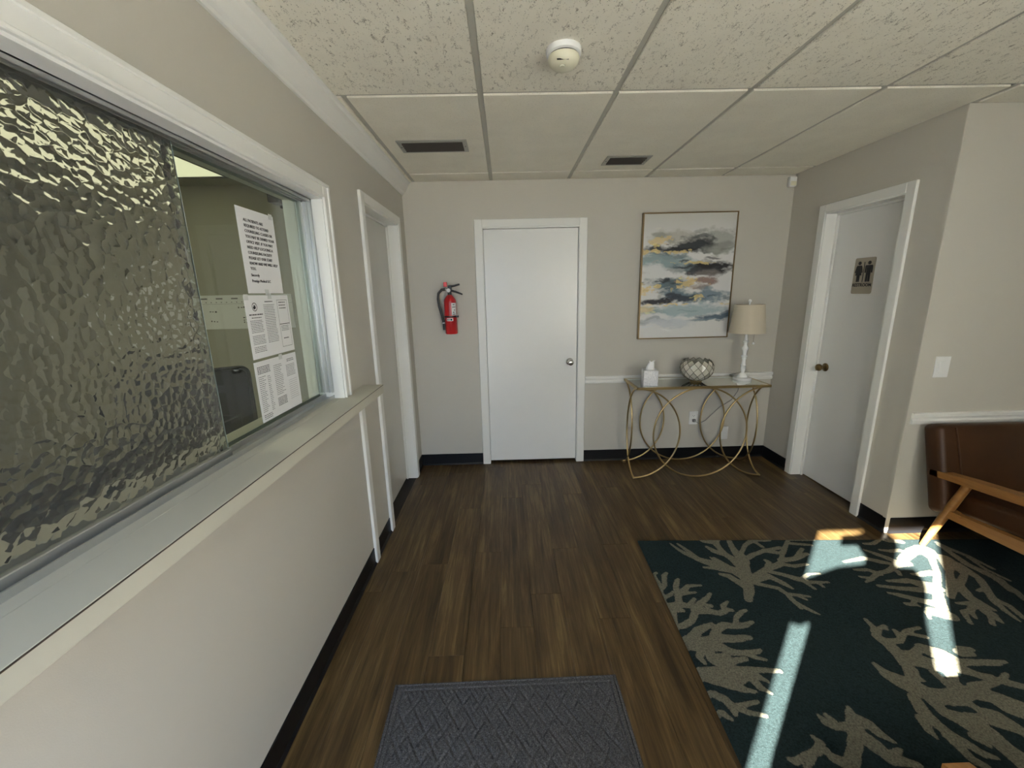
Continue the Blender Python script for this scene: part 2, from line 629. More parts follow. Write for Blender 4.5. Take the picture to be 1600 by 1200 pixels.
for i, (a, c) in enumerate(WN):
    wq = empty('window_%d' % (i + 2), ((a + c) / 2, YF, WNZ[0]), kind='structure', label='front window with a drawn white roller shade, %s' % ('beside the entrance door' if i == 0 else 'by the far side wall'), cat='window')
    b = MB(); f = .05
    b.box(a, a + f, yw0, yw1, *WNZ); b.box(c - f, c, yw0, yw1, *WNZ)
    b.box(a + f, c - f, yw0, yw1, WNZ[0], WNZ[0] + f); b.box(a + f, c - f, yw0, yw1, WNZ[1] - f, WNZ[1])
    loc_child(b.build('window_frame', 'white'), wq)
    loc_child(MB().box(a + f, c - f, YF - .03, YF - .025, WNZ[0] + f, WNZ[1] - f).build('pane', 'glassdoor'), wq)
    loc_child(MB().quad([(a + f, YF + .03, WNZ[0] + f), (c - f, YF + .03, WNZ[0] + f), (c - f, YF + .03, WNZ[1] - f), (a + f, YF + .03, WNZ[1] - f)]).build('roller_shade', 'rollershade'), wq)
MB().box(-14, 18, -26, YF - .06, -.12, -.02).build('ground_outside', 'ext', kind='structure', label='pale concrete pavement outside the entrance', cat='pavement')

# ------------------------------------------------------------------ structure: ceiling
ceil = MB().box(-.0, XE, YF - .06, .06, H + .045, H + .1).build('ceiling', 'gap', kind='structure', label='suspended ceiling of speckled tiles in a tan metal grid', cat='ceiling')
rows = [0.0, GY0, GY0 - GL, GY0 - 2 * GL - .015, GY0 - 3 * GL - .03, YF]
cols = [0.0] + [GX0 + GS * i for i in range(0, 8)] + [XE]
tcache = {}
g = .013
VENTS = []
for j in range(len(rows) - 1):
    yb, ya = rows[j], rows[j + 1]
    for i in range(len(cols) - 1):
        xa, xb = cols[i], cols[i + 1]
        if j >= 2 and i == 0: continue
        if j >= 2 and i == 1: xa = 0.0
        if yb > YC + .02:
            if xa > W - .02 and ya > YC: continue
            xb2 = min(xb, W) if ya > YC else xb
        else:
            xb2 = xb
        if xb2 - xa < .05 and not i == 0: continue
        parts = [(xa, xb2, ya, yb)]
        if j == 1 and xb2 > W + .01:
            parts = [(xa, W, ya, yb)] if xa < W else []
            parts.append((max(xa, W), xb2, ya, YC))
        for (pa, pb, qa, qb) in parts:
            w_, l_ = pb - pa - 2 * g, qb - qa - 2 * g
            if w_ < .008 or l_ < .02: continue
            key = (round(w_, 3), round(l_, 3), j >= 2)
            if key not in tcache:
                tcache[key] = MB().box(-w_ / 2, w_ / 2, -l_ / 2, l_ / 2, 0, .03, .002, 1).mesh('ceiling_tile', 'tileF' if j >= 2 else 'tileP')
            inst('ceiling_tile', tcache[key], ((pa + pb) / 2, (qa + qb) / 2, H - .006), ceil)
# tees
for i in range(0, 8):
    xx = GX0 + GS * i
    y0 = GY0 - GL if i == 0 else YF
    y1 = 0.0 if xx < W else YC
    if xx > W and xx < W + .05: y1 = YC
    MB().box(xx - .012, xx + .012, y0, y1, H + .0015, H + .02).build('main_tee', 'tee', ceil)
for yy in rows[1:-1]:
    x1 = XE if yy < YC else W
    MB().box(0.02, x1, yy - .012, yy + .012, H + .002, H + .019).build('cross_tee', 'tee', ceil)
b = MB()
b.box(0.02, W, -.020, 0, H - .001, H + .012)
b.box(W - .020, W, YC, -.02, H - .001, H + .012)
b.box(W, XE, YC - .020, YC, H - .001, H + .012)
b.build('wall_angle', 'tee', ceil)

# crown moulding on the left wall
prof = [(0, -.098), (.010, -.098), (.014, -.088), (.026, -.080), (.050, -.040), (.056, -.022), (.066, -.018), (.070, -.010), (.070, 0.0), (0, 0)]
MB().prism(prof, 3.92, (0, -.0, H - .001), (1, 0, 0), (0, 0, 1)).build('trim_1', 'white', kind='structure', label='white crown moulding along the top of the reception wall', cat='crown moulding')

# baseboards (black cove base)
def base_seg(b, p0, p1, nrm):
    """cove base along p0-p1, room side nrm"""
    p0 = Vector((*p0, 0)); p1 = Vector((*p1, 0)); d = p1 - p0
    L_ = d.length; d.normalize(); nv = Vector((*nrm, 0))
    pr = [(0, 0), (.013, 0), (.011, .004), (.005, .014), (.0045, .100), (.003, .102), (0, .102)]
    up = Vector((0, 0, 1))
    if nv.cross(up).dot(d) > 0:
        b.prism(pr, L_, p0, nv, up)
    else:
        b.prism(pr, L_, p1, nv, up)
b = MB()
base_seg(b, (0, YF + .07), (0, -1.382), (1, 0)); base_seg(b, (0, -1.322), (0, -1.06), (1, 0)); base_seg(b, (0, -.198), (0, 0), (1, 0))
b.build('baseboard_left', 'base', kind='structure', label='black vinyl base along the reception wall', cat='baseboard')
b = MB(); base_seg(b, (0.005, 0), (.56, 0), (0, -1)); base_seg(b, (1.476, 0), (W, 0), (0, -1))
b.build('baseboard_back', 'base', kind='structure', label='black vinyl base along the end wall behind the console table', cat='baseboard')
b = MB(); base_seg(b, (W, 0), (W, -.33), (-1, 0)); base_seg(b, (W, -1.047), (W, YC), (-1, 0))
b.build('baseboard_right', 'base', kind='structure', label='black vinyl base beside the restroom door', cat='baseboard')
b = MB(); base_seg(b, (W + .02, YC), (XE, YC), (0, -1))
b.build('baseboard_alcove', 'base', kind='structure', label='black vinyl base behind the brown leather armchair', cat='baseboard')

# chair rails
rail = [(0, 0), (.010, 0), (.014, .010), (.014, .020), (.009, .026), (.009, .034), (.018, .042), (.018, .058), (.012, .064), (0, .064)]
MB().prism([(p[0], p[1]) for p in rail], W - 1.479, (W, 0, .728), (0, -1, 0), (0, 0, 1)).build('trim_2', 'white', kind='structure', label='white chair rail on the end wall behind the console table', cat='chair rail')
bb = MB().prism([(p[0], p[1] * 1.06) for p in rail], XE - W - .024, (XE, YC, .715), (0, -1, 0), (0, 0, 1))
bb.build('trim_3', 'white', kind='structure', label='white chair rail above the brown leather armchair', cat='chair rail')
# corner guard
b = MB(); b.box(W - .004, W + .022, YC - .004, YC, .02, H - .004, .001, 1); b.box(W - .004, W, YC, YC + .022, .02, H - .004, .001, 1)
b.build('trim_4', 'wall', kind='structure', label='slim vertical corner guard where the restroom wall ends', cat='corner guard')
# vertical batten under the counter end
MB().box(0, .016, -1.378, -1.325, .0, .998, .002, 1).build('trim_5', 'white', kind='structure', label='white vertical batten under the end of the reception counter', cat='batten')

# ------------------------------------------------------------------ doors
def knob(name, mtl, parent, loc, axis):
    b = MB()
    pr = [(.0, 0), (.031, 0), (.031, .004), (.026, .009), (.012, .012), (.011, .028), (.016, .034), (.025, .042), (.027, .052), (.024, .062), (.014, .068), (0.001, .069)]
    sgn = -1
    b.lathe([(r, sgn * z) for r, z in pr], 24, *loc, axis=axis)
    return b.build(name, mtl, parent, smooth=True)

def casing(w_in, w_out, h_in, h_out):
    pass

# door_1, end wall
d1 = empty('door_1', (0, 0, 0), kind='structure', label='plain white door with a nickel knob in the end wall', cat='door')
b = MB()
b.box(.560, .622, -.018, 0, 0, 2.10, .003, 1); b.box(1.414, 1.476, -.018, 0, 0, 2.10, .003, 1); b.box(.622, 1.414, -.018, 0, 2.038, 2.10, .003, 1)
b.build('casing', 'white', d1)
b = MB()
b.box(.612, .627, -.012, .12, 0, 2.045); b.box(1.409, 1.424, -.012, .12, 0, 2.045); b.box(.627, 1.409, -.012, .12, 2.030, 2.045)
b.build('jamb', 'white', d1)
leaf = MB().box(.630, 1.406, .012, .050, .022, 2.027, .002, 1).build('door_leaf', 'door', d1)
knob('knob', 'nickel', leaf, (1.346, .012, .925), 'Y')
MB().box(.627, 1.409, .055, .12, 0, .10).build('threshold_gap', 'gap', d1)

MB().box(.612, 1.424, .125, .14, 0, 2.05).build('light_leak_blocker', 'gap', d1)  # unseen dark sheet added behind the leaf to block leaking sky light
# door_2, left wall
d2 = empty('door_2', (0, 0, 0), kind='structure', label='off-white flush door in the reception wall beside the counter end', cat='door')
b = MB()
b.box(0, .018, -1.060, -1.004, 0, 2.093, .003, 1); b.box(0, .018, -.258, -.200, 0, 2.093, .003, 1); b.box(0, .018, -1.004, -.258, 2.036, 2.093, .003, 1)
b.build('casing', 'white', d2)
b = MB()
b.box(-TL, .010, -1.008, -.996, 0, 2.04); b.box(-TL, .010, -.266, -.254, 0, 2.04); b.box(-TL, .010, -.996, -.266, 2.028, 2.04)
b.box(-.078, -.064, -.279, -.266, 0, 2.028); b.box(-.078, -.064, -.996, -.266, 2.016, 2.028)
b.build('jamb', 'white', d2)
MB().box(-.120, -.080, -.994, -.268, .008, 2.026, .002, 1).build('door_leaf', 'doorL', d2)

# door_3, restroom
d3 = empty('door_3', (0, 0, 0), kind='structure', label='white restroom door with an antique brass knob', cat='door')
b = MB()
b.box(W - .018, W, -1.047, -.989, 0, 2.089, .003, 1); b.box(W - .018, W, -.389, -.330, 0, 2.089, .003, 1); b.box(W - .018, W, -.989, -.389, 2.033, 2.089, .003, 1)
b.build('casing', 'white', d3)
b = MB()
b.box(W - .01, W + .14, -.993, -.981, 0, 2.036); b.box(W - .01, W + .14, -.396, -.384, 0, 2.036); b.box(W - .01, W + .14, -.981, -.396, 2.024, 2.036)
b.box(W + .068, W + .082, -.41, -.396, 0, 2.024); b.box(W + .068, W + .082, -.981, -.41, 2.010, 2.024)
b.build('jamb', 'white', d3)
MB().box(W + .128, W + .14, -.993, -.384, 0, 2.036).build('light_leak_blocker', 'gap', d3)  # added dark sheet, keeps outside light from leaking round the restroom door
leaf3 = MB().box(W + .088, W + .126, -.979, -.398, .008, 2.022, .002, 1).build('door_leaf', 'door', d3)
pk = un(0, W + .045, 1281, 574)
knob('knob', 'brass', leaf3, (W + .088, pk.y, pk.z), 'X')

# restroom sign
sg = un(0, W + .086, 1338, 404); sg2 = un(0, W + .086, 1370, 401); sg3 = un(0, W + .086, 1331, 459)
sy0, sy1, sz1, sz0 = sg.y, sg2.y, sg.z, sg3.z
sw, sh = sy0 - sy1, sz1 - sz0
S0 = Vector((W + .088, sy0, sz0))
sign = empty('restroom_sign', S0, label='taupe restroom sign with black woman and man pictograms on the white door', cat='sign')
def rrect(w, h, r, n=5):
    pts = []
    for cx, cy, a0 in ((w - r, h - r, 0), (r, h - r, 90), (r, r, 180), (w - r, r, 270)):
        for k in range(n + 1):
            a = math.radians(a0 + 90 * k / n); pts.append((cx + r * math.cos(a), cy + r * math.sin(a)))
    return pts
def on_sign(poly, d=.0025, base=.004):
    return MB().prism([(p[0], p[1]) for p in poly], d, (-base, 0, 0), (0, -1, 0), (0, 0, 1))
MB().prism(rrect(sw, sh, .012), .004, (0, 0, 0), (0, -1, 0), (0, 0, 1)).build('plate', 'signtan', sign)
def circle(cx, cy, r, n=16):
    return [(cx + r * math.cos(2 * math.pi * k / n), cy + r * math.sin(2 * math.pi * k / n)) for k in range(n)]
def scl(poly, cx, s=1.0):
    return [(cx + x_ * s * sw, y_ * sh) for x_, y_ in poly]
man = [(-.155, .79), (.155, .79), (.18, .76), (.18, .58), (.13, .58), (.12, .74), (.10, .74), (.105, .335), (.02, .335), (.01, .55), (-.01, .55), (-.02, .335), (-.105, .335), (-.10, .74), (-.12, .74), (-.13, .58), (-.18, .58), (-.18, .76)]
wom = [(-.10, .79), (.10, .79), (.135, .76), (.19, .60), (.15, .58), (.09, .72), (.08, .70), (.15, .515), (.075, .515), (.07, .335), (.015, .335), (.01, .515), (-.01, .515), (-.015, .335), (-.07, .335), (-.075, .515), (-.15, .515), (-.08, .70), (-.09, .72), (-.15, .58), (-.19, .60), (-.135, .76)]
for nm, poly, cx in (('woman_pictogram', wom, .26 * sw), ('man_pictogram', man, .74 * sw)):
    b = on_sign(scl(poly, cx)); b2 = on_sign(circle(cx, .855 * sh, .058 * sw * 1.25))
    me2 = b2.mesh('t', None); b.bm.from_mesh(me2); bpy.data.meshes.remove(me2)
    b.build(nm, 'signblk', sign)
on_sign([(.49 * sw, .33 * sh), (.51 * sw, .33 * sh), (.51 * sw, .88 * sh), (.49 * sw, .88 * sh)]).build('divider_line', 'signblk', sign)
on_sign([(.08 * sw, .295 * sh), (.92 * sw, .295 * sh), (.92 * sw, .302 * sh), (.08 * sw, .302 * sh)]).build('rule_line', 'signblk', sign)
tx = put_text('lettering', 'RESTROOM', .0285, S0 + Vector((-.0045, -sw / 2, sh * .205)), 'R', 'signblk', None, align='CENTER', depth=.001, bold=.0006)
tx.parent = sign; tx.matrix_parent_inverse = sign.matrix_basis.inverted()

# ------------------------------------------------------------------ reception window
XH, XC = -.066, -.090                     # hammered and clear pane planes
win = empty('window_1', (0, -2.4, 1.0), kind='structure', label='sliding reception window with one hammered and one clear pane', cat='window')
def wch(o):
    return loc_child(o, win)
b = MB()
b.box(0, .018, -1.556, -1.499, 1.045, 2.004, .003, 1)
b.box(0, .012, -1.556, -1.545, 1.045, 1.95)
b.box(0, .018, WY0, -1.556, 1.944, 2.004, .003, 1)
b.box(.012, .023, WY0, -1.550, 1.944, 1.954, .002, 1); b.box(.012, .023, -1.558, -1.548, 1.045, 1.95, .002, 1)
b.box(.012, .024, WY0, -1.496, 1.992, 2.006, .002, 1); b.box(.012, .024, -1.512, -1.496, 1.045, 2.0, .002, 1)
wch(b.build('casing', 'white'))
b = MB()
b.box(-TL, .012, WY1 - .008, WY1 + .002, 1.045, WZ1); b.box(-TL, .012, WY0, WY1, WZ1 - .006, WZ1 + .002)
wch(b.build('jamb', 'white'))
b = MB()
for (xa, xb) in ((-.040, -.036), (-.056, -.052), (-.078, -.074), (-.104, -.100)):
    b.box(xa, xb, WY1 - .022, WY1 - .008, 1.075, WZ1 - .006)
    b.box(xa, xb, WY0, WY1 - .008, WZ1 - .018, WZ1 - .006)
b.box(-.104, -.036, WY1 - .011, WY1 - .008, 1.075, WZ1 - .006); b.box(-.104, -.036, WY0, WY1 - .008, WZ1 - .009, WZ1 - .006)
wch(b.build('upper_track', 'alu'))
b = MB()
b.box(-.110, -.036, WY0, WY1 - .008, 1.045, 1.052); b.box(-.040, -.036, WY0, WY1 - .008, 1.052, 1.062)
b.box(-.080, -.076, WY0, WY1 - .008, 1.052, 1.070); b.box(-.110, -.106, WY0, WY1 - .008, 1.052, 1.070)
wch(b.build('lower_track', 'alu'))
ye = un(0, XH, 268, 225).y * .5 + un(0, XH, 352, 695).y * .5
hp = MB().box(XH - .003, XH + .003, WY0 + .02, ye, 1.066, WZ1 - .012).build('hammered_pane', 'hammered')
hp['label'] = 'hammered privacy glass pane'
hp.data.materials.append(MT['hammered_back'])
for p_ in hp.data.polygons:
    if p_.normal.x < .5: p_.material_index = 1
wch(MB().box(XH - .003, XH + .003, ye, ye + .0015, 1.066, WZ1 - .012).build('pane_edge', 'glassedge'))
wch(hp)
wch(MB().box(-.074, -.054, WY0 + .02, ye + .004, 1.052, 1.076, .002, 1).build('pane_shoe', 'alu'))
yc2 = un(0, XC, 237, 215).y * .5 + un(0, XC, 330, 570).y * .5
wch(MB().box(XC - .003, XC + .003, yc2, WY1 - .012, 1.056, WZ1 - .012).build('clear_pane', 'glass'))
wch(MB().box(XC - .0032, XC + .0032, yc2 - .003, yc2, 1.056, WZ1 - .012).build('pane_edge', 'black'))

# counter ledge
CX1, CZ = .112, 1.045
ctr = empty('reception_counter', (0, -1.5, CZ), label='taupe laminate counter ledge under the reception window', cat='counter')
wch(MB().box(-.22, 0, WY0, WY1 - .008, CZ - .046, CZ).build('sill', 'counter'))
b = MB().box(0, CX1, YF + .08, -1.280, CZ - .046, CZ, .0012, 1)
loc_child(b.build('ledge', 'counter'), ctr)
loc_child(MB().box(CX1 - .0005, CX1 + .0008, YF + .08, -1.280, CZ - .0040, CZ - .0010).build('laminate_seam', 'seam'), ctr)

# ------------------------------------------------------------------ papers on the clear pane
XP = XC + .0035
def paper(label, p_tl, p_tr, p_br, p_bl):
    P = [un(0, XP, *p) for p in (p_tl, p_tr, p_br, p_bl)]
    y0 = (P[0].y + P[3].y) / 2; y1 = (P[1].y + P[2].y) / 2
    z1 = (P[0].z + P[1].z) / 2; z0 = (P[2].z + P[3].z) / 2
    root = empty('paper_notice', (XP, y0, z0), label=label, cat='notice')
    MB().box(0, .0006, 0, y1 - y0, 0, z1 - z0).build('sheet', 'paper', root)
    return root, y1 - y0, z1 - z0
def ptext(root, name, body, size, y, z, **kw):
    o = put_text(name, body, size, (.0012, y, z), 'L', kw.pop('m', 'ink'), root, **kw)
    return o
def tape(root, y, z):
    MB().box(.0006, .0010, y - .012, y + .012, z - .010, z + .010).build('clear_tape', 'tapem', root)
MT['tapem'] = mat('clear tape', (.62, .64, .62), .3)
p1, w1, h1 = paper('white notice in large capitals, topmost sheet taped to the clear glass', (366, 321), (426, 338), (442, 458), (388, 459))
lines = ['ALL PATIENTS ARE', 'REQUIRED TO ATTEND', 'COUNSELING CLASSES OR', 'YOU MAY BE DENIED YOUR', 'OFFICE VISIT. IF YOU MAY', 'NEED HELP LOCATING A', 'COUNSELING FACILITY', 'PLEASE LET OUR STAFF', 'KNOW AND WE WILL HELP', 'YOU.']
for i, t in enumerate(lines):
    ptext(p1, 'lettering', t, .0138, w1 * .15, h1 * (.845 - .0625 * i))
ptext(p1, 'lettering', 'Sincerely', .0134, w1 * .14, h1 * .205)
ptext(p1, 'lettering', 'Prestige Medical LLC', .0134, w1 * .14, h1 * .135)
tape(p1, w1 * .5, .004); tape(p1, w1 * .92, h1 - .004)

def dash_lines(b, y0, y1, z1, n, dz, hgt, ragged=.12, x=.0008, word=True):
    for i in range(n):
        z = z1 - i * dz
        ye_ = y1 - (y1 - y0) * random.random() * ragged
        y = y0
        while y < ye_ - .001:
            L_ = random.uniform(.004, .011)
            b.quad([(x, y, z), (x, min(y + L_, ye_), z), (x, min(y + L_, ye_), z + hgt), (x, y, z + hgt)])
            y += L_ + .0022
def frame_rect(b, y0, y1, z0, z1, t=.0012, x=.0008):
    for q in ((y0, y1, z0, z0 + t), (y0, y1, z1 - t, z1), (y0, y0 + t, z0, z1), (y1 - t, y1, z0, z1)):
        b.quad([(x, q[0], q[2]), (x, q[1], q[2]), (x, q[1], q[3]), (x, q[0], q[3])])
p2, w2, h2 = paper('landscape sheet with round emblem and boxed column taped to the clear glass', (379, 462), (449, 461), (460, 547), (396, 562))
b = MB()
dash_lines(b, w2 * .06, w2 * .33, h2 * .60, 8, h2 * .026, .0022); dash_lines(b, w2 * .06, w2 * .33, h2 * .36, 6, h2 * .026, .0022); dash_lines(b, w2 * .06, w2 * .33, h2 * .18, 4, h2 * .026, .0022)
dash_lines(b, w2 * .38, w2 * .64, h2 * .84, 23, h2 * .028, .0022)
dash_lines(b, w2 * .73, w2 * .93, h2 * .46, 4, h2 * .026, .0022)
b.build('small_print', 'inkgrey', p2, kind='stuff')
b = MB(); frame_rect(b, w2 * .70, w2 * .96, h2 * .50, h2 * .92); frame_rect(b, w2 * .70, w2 * .96, h2 * .10, h2 * .50)
dash_lines(b, w2 * .74, w2 * .92, h2 * .87, 3, h2 * .05, .0035); dash_lines(b, w2 * .76, w2 * .90, h2 * .24, 1, .01, .0035)
b.build('boxed_column', 'ink', p2, kind='stuff')
b = MB()
for r0, r1 in ((.0125, .0150),):
    for k in range(28):
        a, c = 2 * math.pi * k / 28, 2 * math.pi * (k + 1) / 28
        cy_, cz_ = w2 * .19, h2 * .82
        b.quad([(.0008, cy_ + r0 * math.cos(a), cz_ + r0 * math.sin(a)), (.0008, cy_ + r1 * math.cos(a), cz_ + r1 * math.sin(a)), (.0008, cy_ + r1 * math.cos(c), cz_ + r1 * math.sin(c)), (.0008, cy_ + r0 * math.cos(c), cz_ + r0 * math.sin(c))])
b.prism([(-.008, -.006), (-.002, -.009), (.004, -.006), (.008, 0), (.004, .002), (.006, .009), (0, .004), (-.004, .009), (-.005, .001), (-.010, .002)], .0002, (.0008, w2 * .19, h2 * .82), (0, 1, 0), (0, 0, 1))
b.build('round_emblem', 'ink', p2)
b = MB(); dash_lines(b, w2 * .06, w2 * .34, h2 * .69, 1, .01, .0042, 0); dash_lines(b, w2 * .10, w2 * .30, h2 * .645, 1, .01, .0026, 0); dash_lines(b, w2 * .42, w2 * .60, h2 * .89, 1, .01, .0035, 0)
b.build('headings', 'ink', p2, kind='stuff')
tape(p2, w2 * .55, h2 - .003); tape(p2, w2 * .05, h2 - .006)
p3, w3, h3 = paper('landscape sheet of three text columns, lowest sheet taped to the clear glass', (396, 567), (461, 550), (472, 629), (411, 662))
b = MB()
dash_lines(b, w3 * .05, w3 * .20, h3 * .74, 19, h3 * .032, .0022, .4); dash_lines(b, w3 * .24, w3 * .32, h3 * .72, 19, h3 * .032, .0022, .4)
dash_lines(b, w3 * .40, w3 * .62, h3 * .86, 17, h3 * .032, .0022, .3); dash_lines(b, w3 * .70, w3 * .94, h3 * .80, 8, h3 * .028, .0022)
dash_lines(b, w3 * .05, w3 * .24, h3 * .10, 3, h3 * .03, .003)
b.build('small_print', 'inkgrey', p3, kind='stuff')
b = MB(); 
dash_lines(b, w3 * .05, w3 * .32, h3 * .90, 5, h3 * .026, .0034, 0); dash_lines(b, w3 * .40, w3 * .62, h3 * .28, 6, h3 * .026, .0034, 0); dash_lines(b, w3 * .74, w3 * .92, h3 * .90, 2, h3 * .03, .003, 0)
b.build('bold_blocks', 'inkgrey', p3, kind='stuff')
b = MB()
for i in range(10):
    z = h3 * (.52 - .038 * i); b.quad([(.0008, w3 * .72, z), (.0008, w3 * .95, z), (.0008, w3 * .95, z + .0008), (.0008, w3 * .72, z + .0008)])
b.build('ruled_lines', 'inkgrey', p3, kind='stuff')
tape(p3, w3 * .6, h3 - .003)

# ------------------------------------------------------------------ office behind the window
OX0 = -3.0
b = MB(); b.box(OX0, -TL, .0, .14, 0, H + .1)
b.build('wall_office_back', 'office_wall', kind='structure', label='olive lit wall at the end of the office behind the glass', cat='wall')
MB().box(OX0 - .1, OX0, YF, .14, 0, H + .1).build('wall_office_side', 'office_wall', kind='structure', label='far side wall of the office behind the glass', cat='wall')
MB().box(OX0, -TL, YF - .1, YF, 0, H + .1).build('wall_office_front', 'office_wall', kind='structure', label='near end wall of the office behind the glass', cat='wall')
MB().box(OX0, -TL, YF, 0, -.06, 0).build('floor_office', 'office_floor', kind='structure', label='dark carpet floor of the office', cat='floor')
MB().box(OX0, -TL, YF, 0, H, H + .1).build('ceiling_office', 'office_wall', kind='structure', label='office ceiling behind the glass', cat='ceiling')
for k, (ox, oy) in enumerate(((-1.485, -.872), (-2.25, -3.15))):  # second panel is an unseen extra, added to brighten the office
    lt = empty('ceiling_light', (ox, oy, H), label='flat office ceiling light with black rim %s' % ('near the planner wall' if k == 0 else 'added out of view to brighten the office'), cat='ceiling light', group='office ceiling lights')
    MB().box(-.295, .295, -.60, .60, -.008, -.004).build('diffuser', 'lamp' if k == 0 else 'lamp_fill', lt)
    b = MB(); b.box(-.315, -.295, -.62, .62, -.016, -.001); b.box(.295, .315, -.62, .62, -.016, -.001); b.box(-.295, .295, -.62, -.60, -.016, -.001); b.box(-.295, .295, .60, .62, -.016, -.001)
    b.build('rim', 'black', lt)

# planner on office end wall
cq = un(1, 0, 318, 462); cq2 = un(1, 0, 455, 461); cq3 = un(1, 0, 318, 515)
cal = empty('wall_planner', (-1.95, 0, cq3.z), label='wide white wall planner with handwriting on the office end wall', cat='planner')
cw, ch = cq2.x + 1.95, cq.z - cq3.z
MB().box(0, cw, -.003, 0, 0, ch).build('sheet', 'paper', cal)
b = MB()
def seg(b, x0, x1, z, h, y=-.0036):
    b.quad([(x0, y, z), (x1, y, z), (x1, y, z + h), (x0, y, z + h)])
for i in range(7):
    seg(b, .1 + i * .125, .155 + i * .125, ch * .88, .010)
for i in range(22):
    seg(b, .05 + i * .042, .06 + i * .042, ch * .78, .006)
seg(b, 0, cw, ch * .74, .0015)
b.build('printed_days', 'inkgrey', cal, kind='stuff')
b = MB()
for (x0, z, n_) in ((.52, .62, 4), (.55, .32, 3), (.55, .25, 8), (.55, .17, 11), (.28, .5, 3), (.28, .22, 3)):
    for k in range(n_):
        seg(b, x0 + k * .022, x0 + k * .022 + random.uniform(.008, .017), ch * z + random.uniform(-.003, .003), random.uniform(.006, .012))
b.build('handwriting', 'ink', cal, kind='stuff')
# security camera in the office corner
sc_p = un(1, -.12, 436, 311)
cs = empty('security_camera', (sc_p.x, 0, sc_p.z), label='small black security camera high on the office end wall', cat='camera')
MB().box(-.055, .0, -.02, 0, -.045, .045, .006).build('mount', 'black', cs)
MB().box(-.07, .01, -.16, -.03, -.03, .035, .008).build('body', 'black', cs)
MB().tube([(-.03, -.03, 0), (-.03, -.01, 0)], .012).build('arm', 'black', cs)
MB().lathe([(.001, 0), (.035, 0), (.035, -.06), (.02, -.075), (.001, -.078)], 20, .065, -.10, -.0, 'Y').build('lens', 'black', cs, smooth=True)
MB().tube([(0, -.1, 0), (.06, -.1, 0)], .012).build('bracket', 'black', cs)

# office chair
ch0 = empty('office_chair', (-1.05, -1.02, 0), math.radians(216), label='black mesh office chair behind the clear glass', cat='office chair')
MT['meshfab'] = mat('black mesh fabric', (.010, .011, .013), .6)
b = MB(); b.box(-.24, .24, -.24, .24, .44, .52, .03, 3); b.build('seat', 'meshfab', ch0, smooth=True)
b = MB()
pts = rrect(.48, .51, .05)
b.prism([(p[0] - .24, p[1]) for p in pts], .02, (0, -.24, .56), (1, 0, 0), (0, .05, 1))
b.build('backrest', 'meshfab', ch0)
pp = [(p[0] - .24, -.235 + .05 * p[1], .56 + p[1]) for p in pts]
MB().tube(pp, .013, 8, closed=True).build('back_frame', 'black', ch0, smooth=True)
MB().tube([(0, -.05, .42), (0, -.28, .43), (0, -.29, .62)], .022).build('back_post', 'black', ch0, smooth=True)
MB().tube([(0, 0, .08), (0, 0, .44)], .026, 14).build('gas_column', 'black', ch0, smooth=True)
for s in (-1, 1):
    MB().tube([(s * .25, .05, .46), (s * .29, .05, .55), (s * .29, .05, .66)], .014).build('arm_post', 'black', ch0, smooth=True)
    MB().box(s * .29 - .035, s * .29 + .035, -.10, .16, .66, .69, .01).build('armrest', 'black', ch0)
for k in range(5):
    a = 2 * math.pi * k / 5
    lg = MB().tube([(0, 0, .10), (.30 * math.cos(a), .30 * math.sin(a), .07)], [.024, .015]).build('leg', 'black', ch0, smooth=True)
    MB().lathe([(.001, -.012), (.028, -.012), (.028, .012), (.001, .012)], 14, .30 * math.cos(a), .30 * math.sin(a), .028, 'X').build('caster', 'black', lg, smooth=True)
# desk with monitor behind the hammered pane
dk = empty('office_desk', (-.62, -2.75, 0), label='dark office desk behind the hammered glass', cat='desk')
MT['deskm'] = mat('dark desk laminate', (.03, .027, .024), .4)
MB().box(-.36, .36, -.85, .95, .715, .745, .004).build('desk_top', 'deskm', dk)
for yy in (-.83, .90):
    MB().box(-.34, .34, yy, yy + .03, 0, .715).build('side_panel', 'deskm', dk)
MB().box(-.345, -.325, -.80, .90, .25, .715).build('back_panel', 'deskm', dk)
hut = empty('desk_hutch', (-.46, -2.42, .745), label='low black desk hutch standing behind the hammered glass', cat='hutch')
MB().box(.02, .04, -.48, .48, 0, .25, .002, 1).build('back_panel', 'black', hut)
MB().box(-.16, .04, -.48, .48, .235, .255, .002, 1).build('top_shelf', 'black', hut)
for yy in (-.48, -.01, .46):
    MB().box(-.16, .02, yy, yy + .02, 0, .235).build('divider', 'black', hut)
mon = empty('computer_monitor', (-.80, -2.75, .745), math.radians(82), label='black computer monitor on the office desk, seen through hammered glass', cat='monitor')
MB().box(-.30, .30, -.02, .02, .10, .46, .008).build('display', 'black', mon)
MB().box(-.03, .03, .0, .04, .02, .14, .004).build('stand', 'black', mon)
MB().box(-.12, .12, -.09, .09, 0, .014, .004).build('foot', 'black', mon)
prn = empty('office_printer', (-.55, -3.25, .745), label='black office printer on the desk behind the hammered glass', cat='printer')
MB().box(-.24, .24, -.22, .22, 0, .25, .02).build('body', 'black', prn)
MB().box(-.22, .22, -.20, .20, .25, .29, .012).build('lid', 'black', prn)
MB().box(.20, .32, -.14, .14, .06, .075, .004).build('paper_tray', 'black', prn)
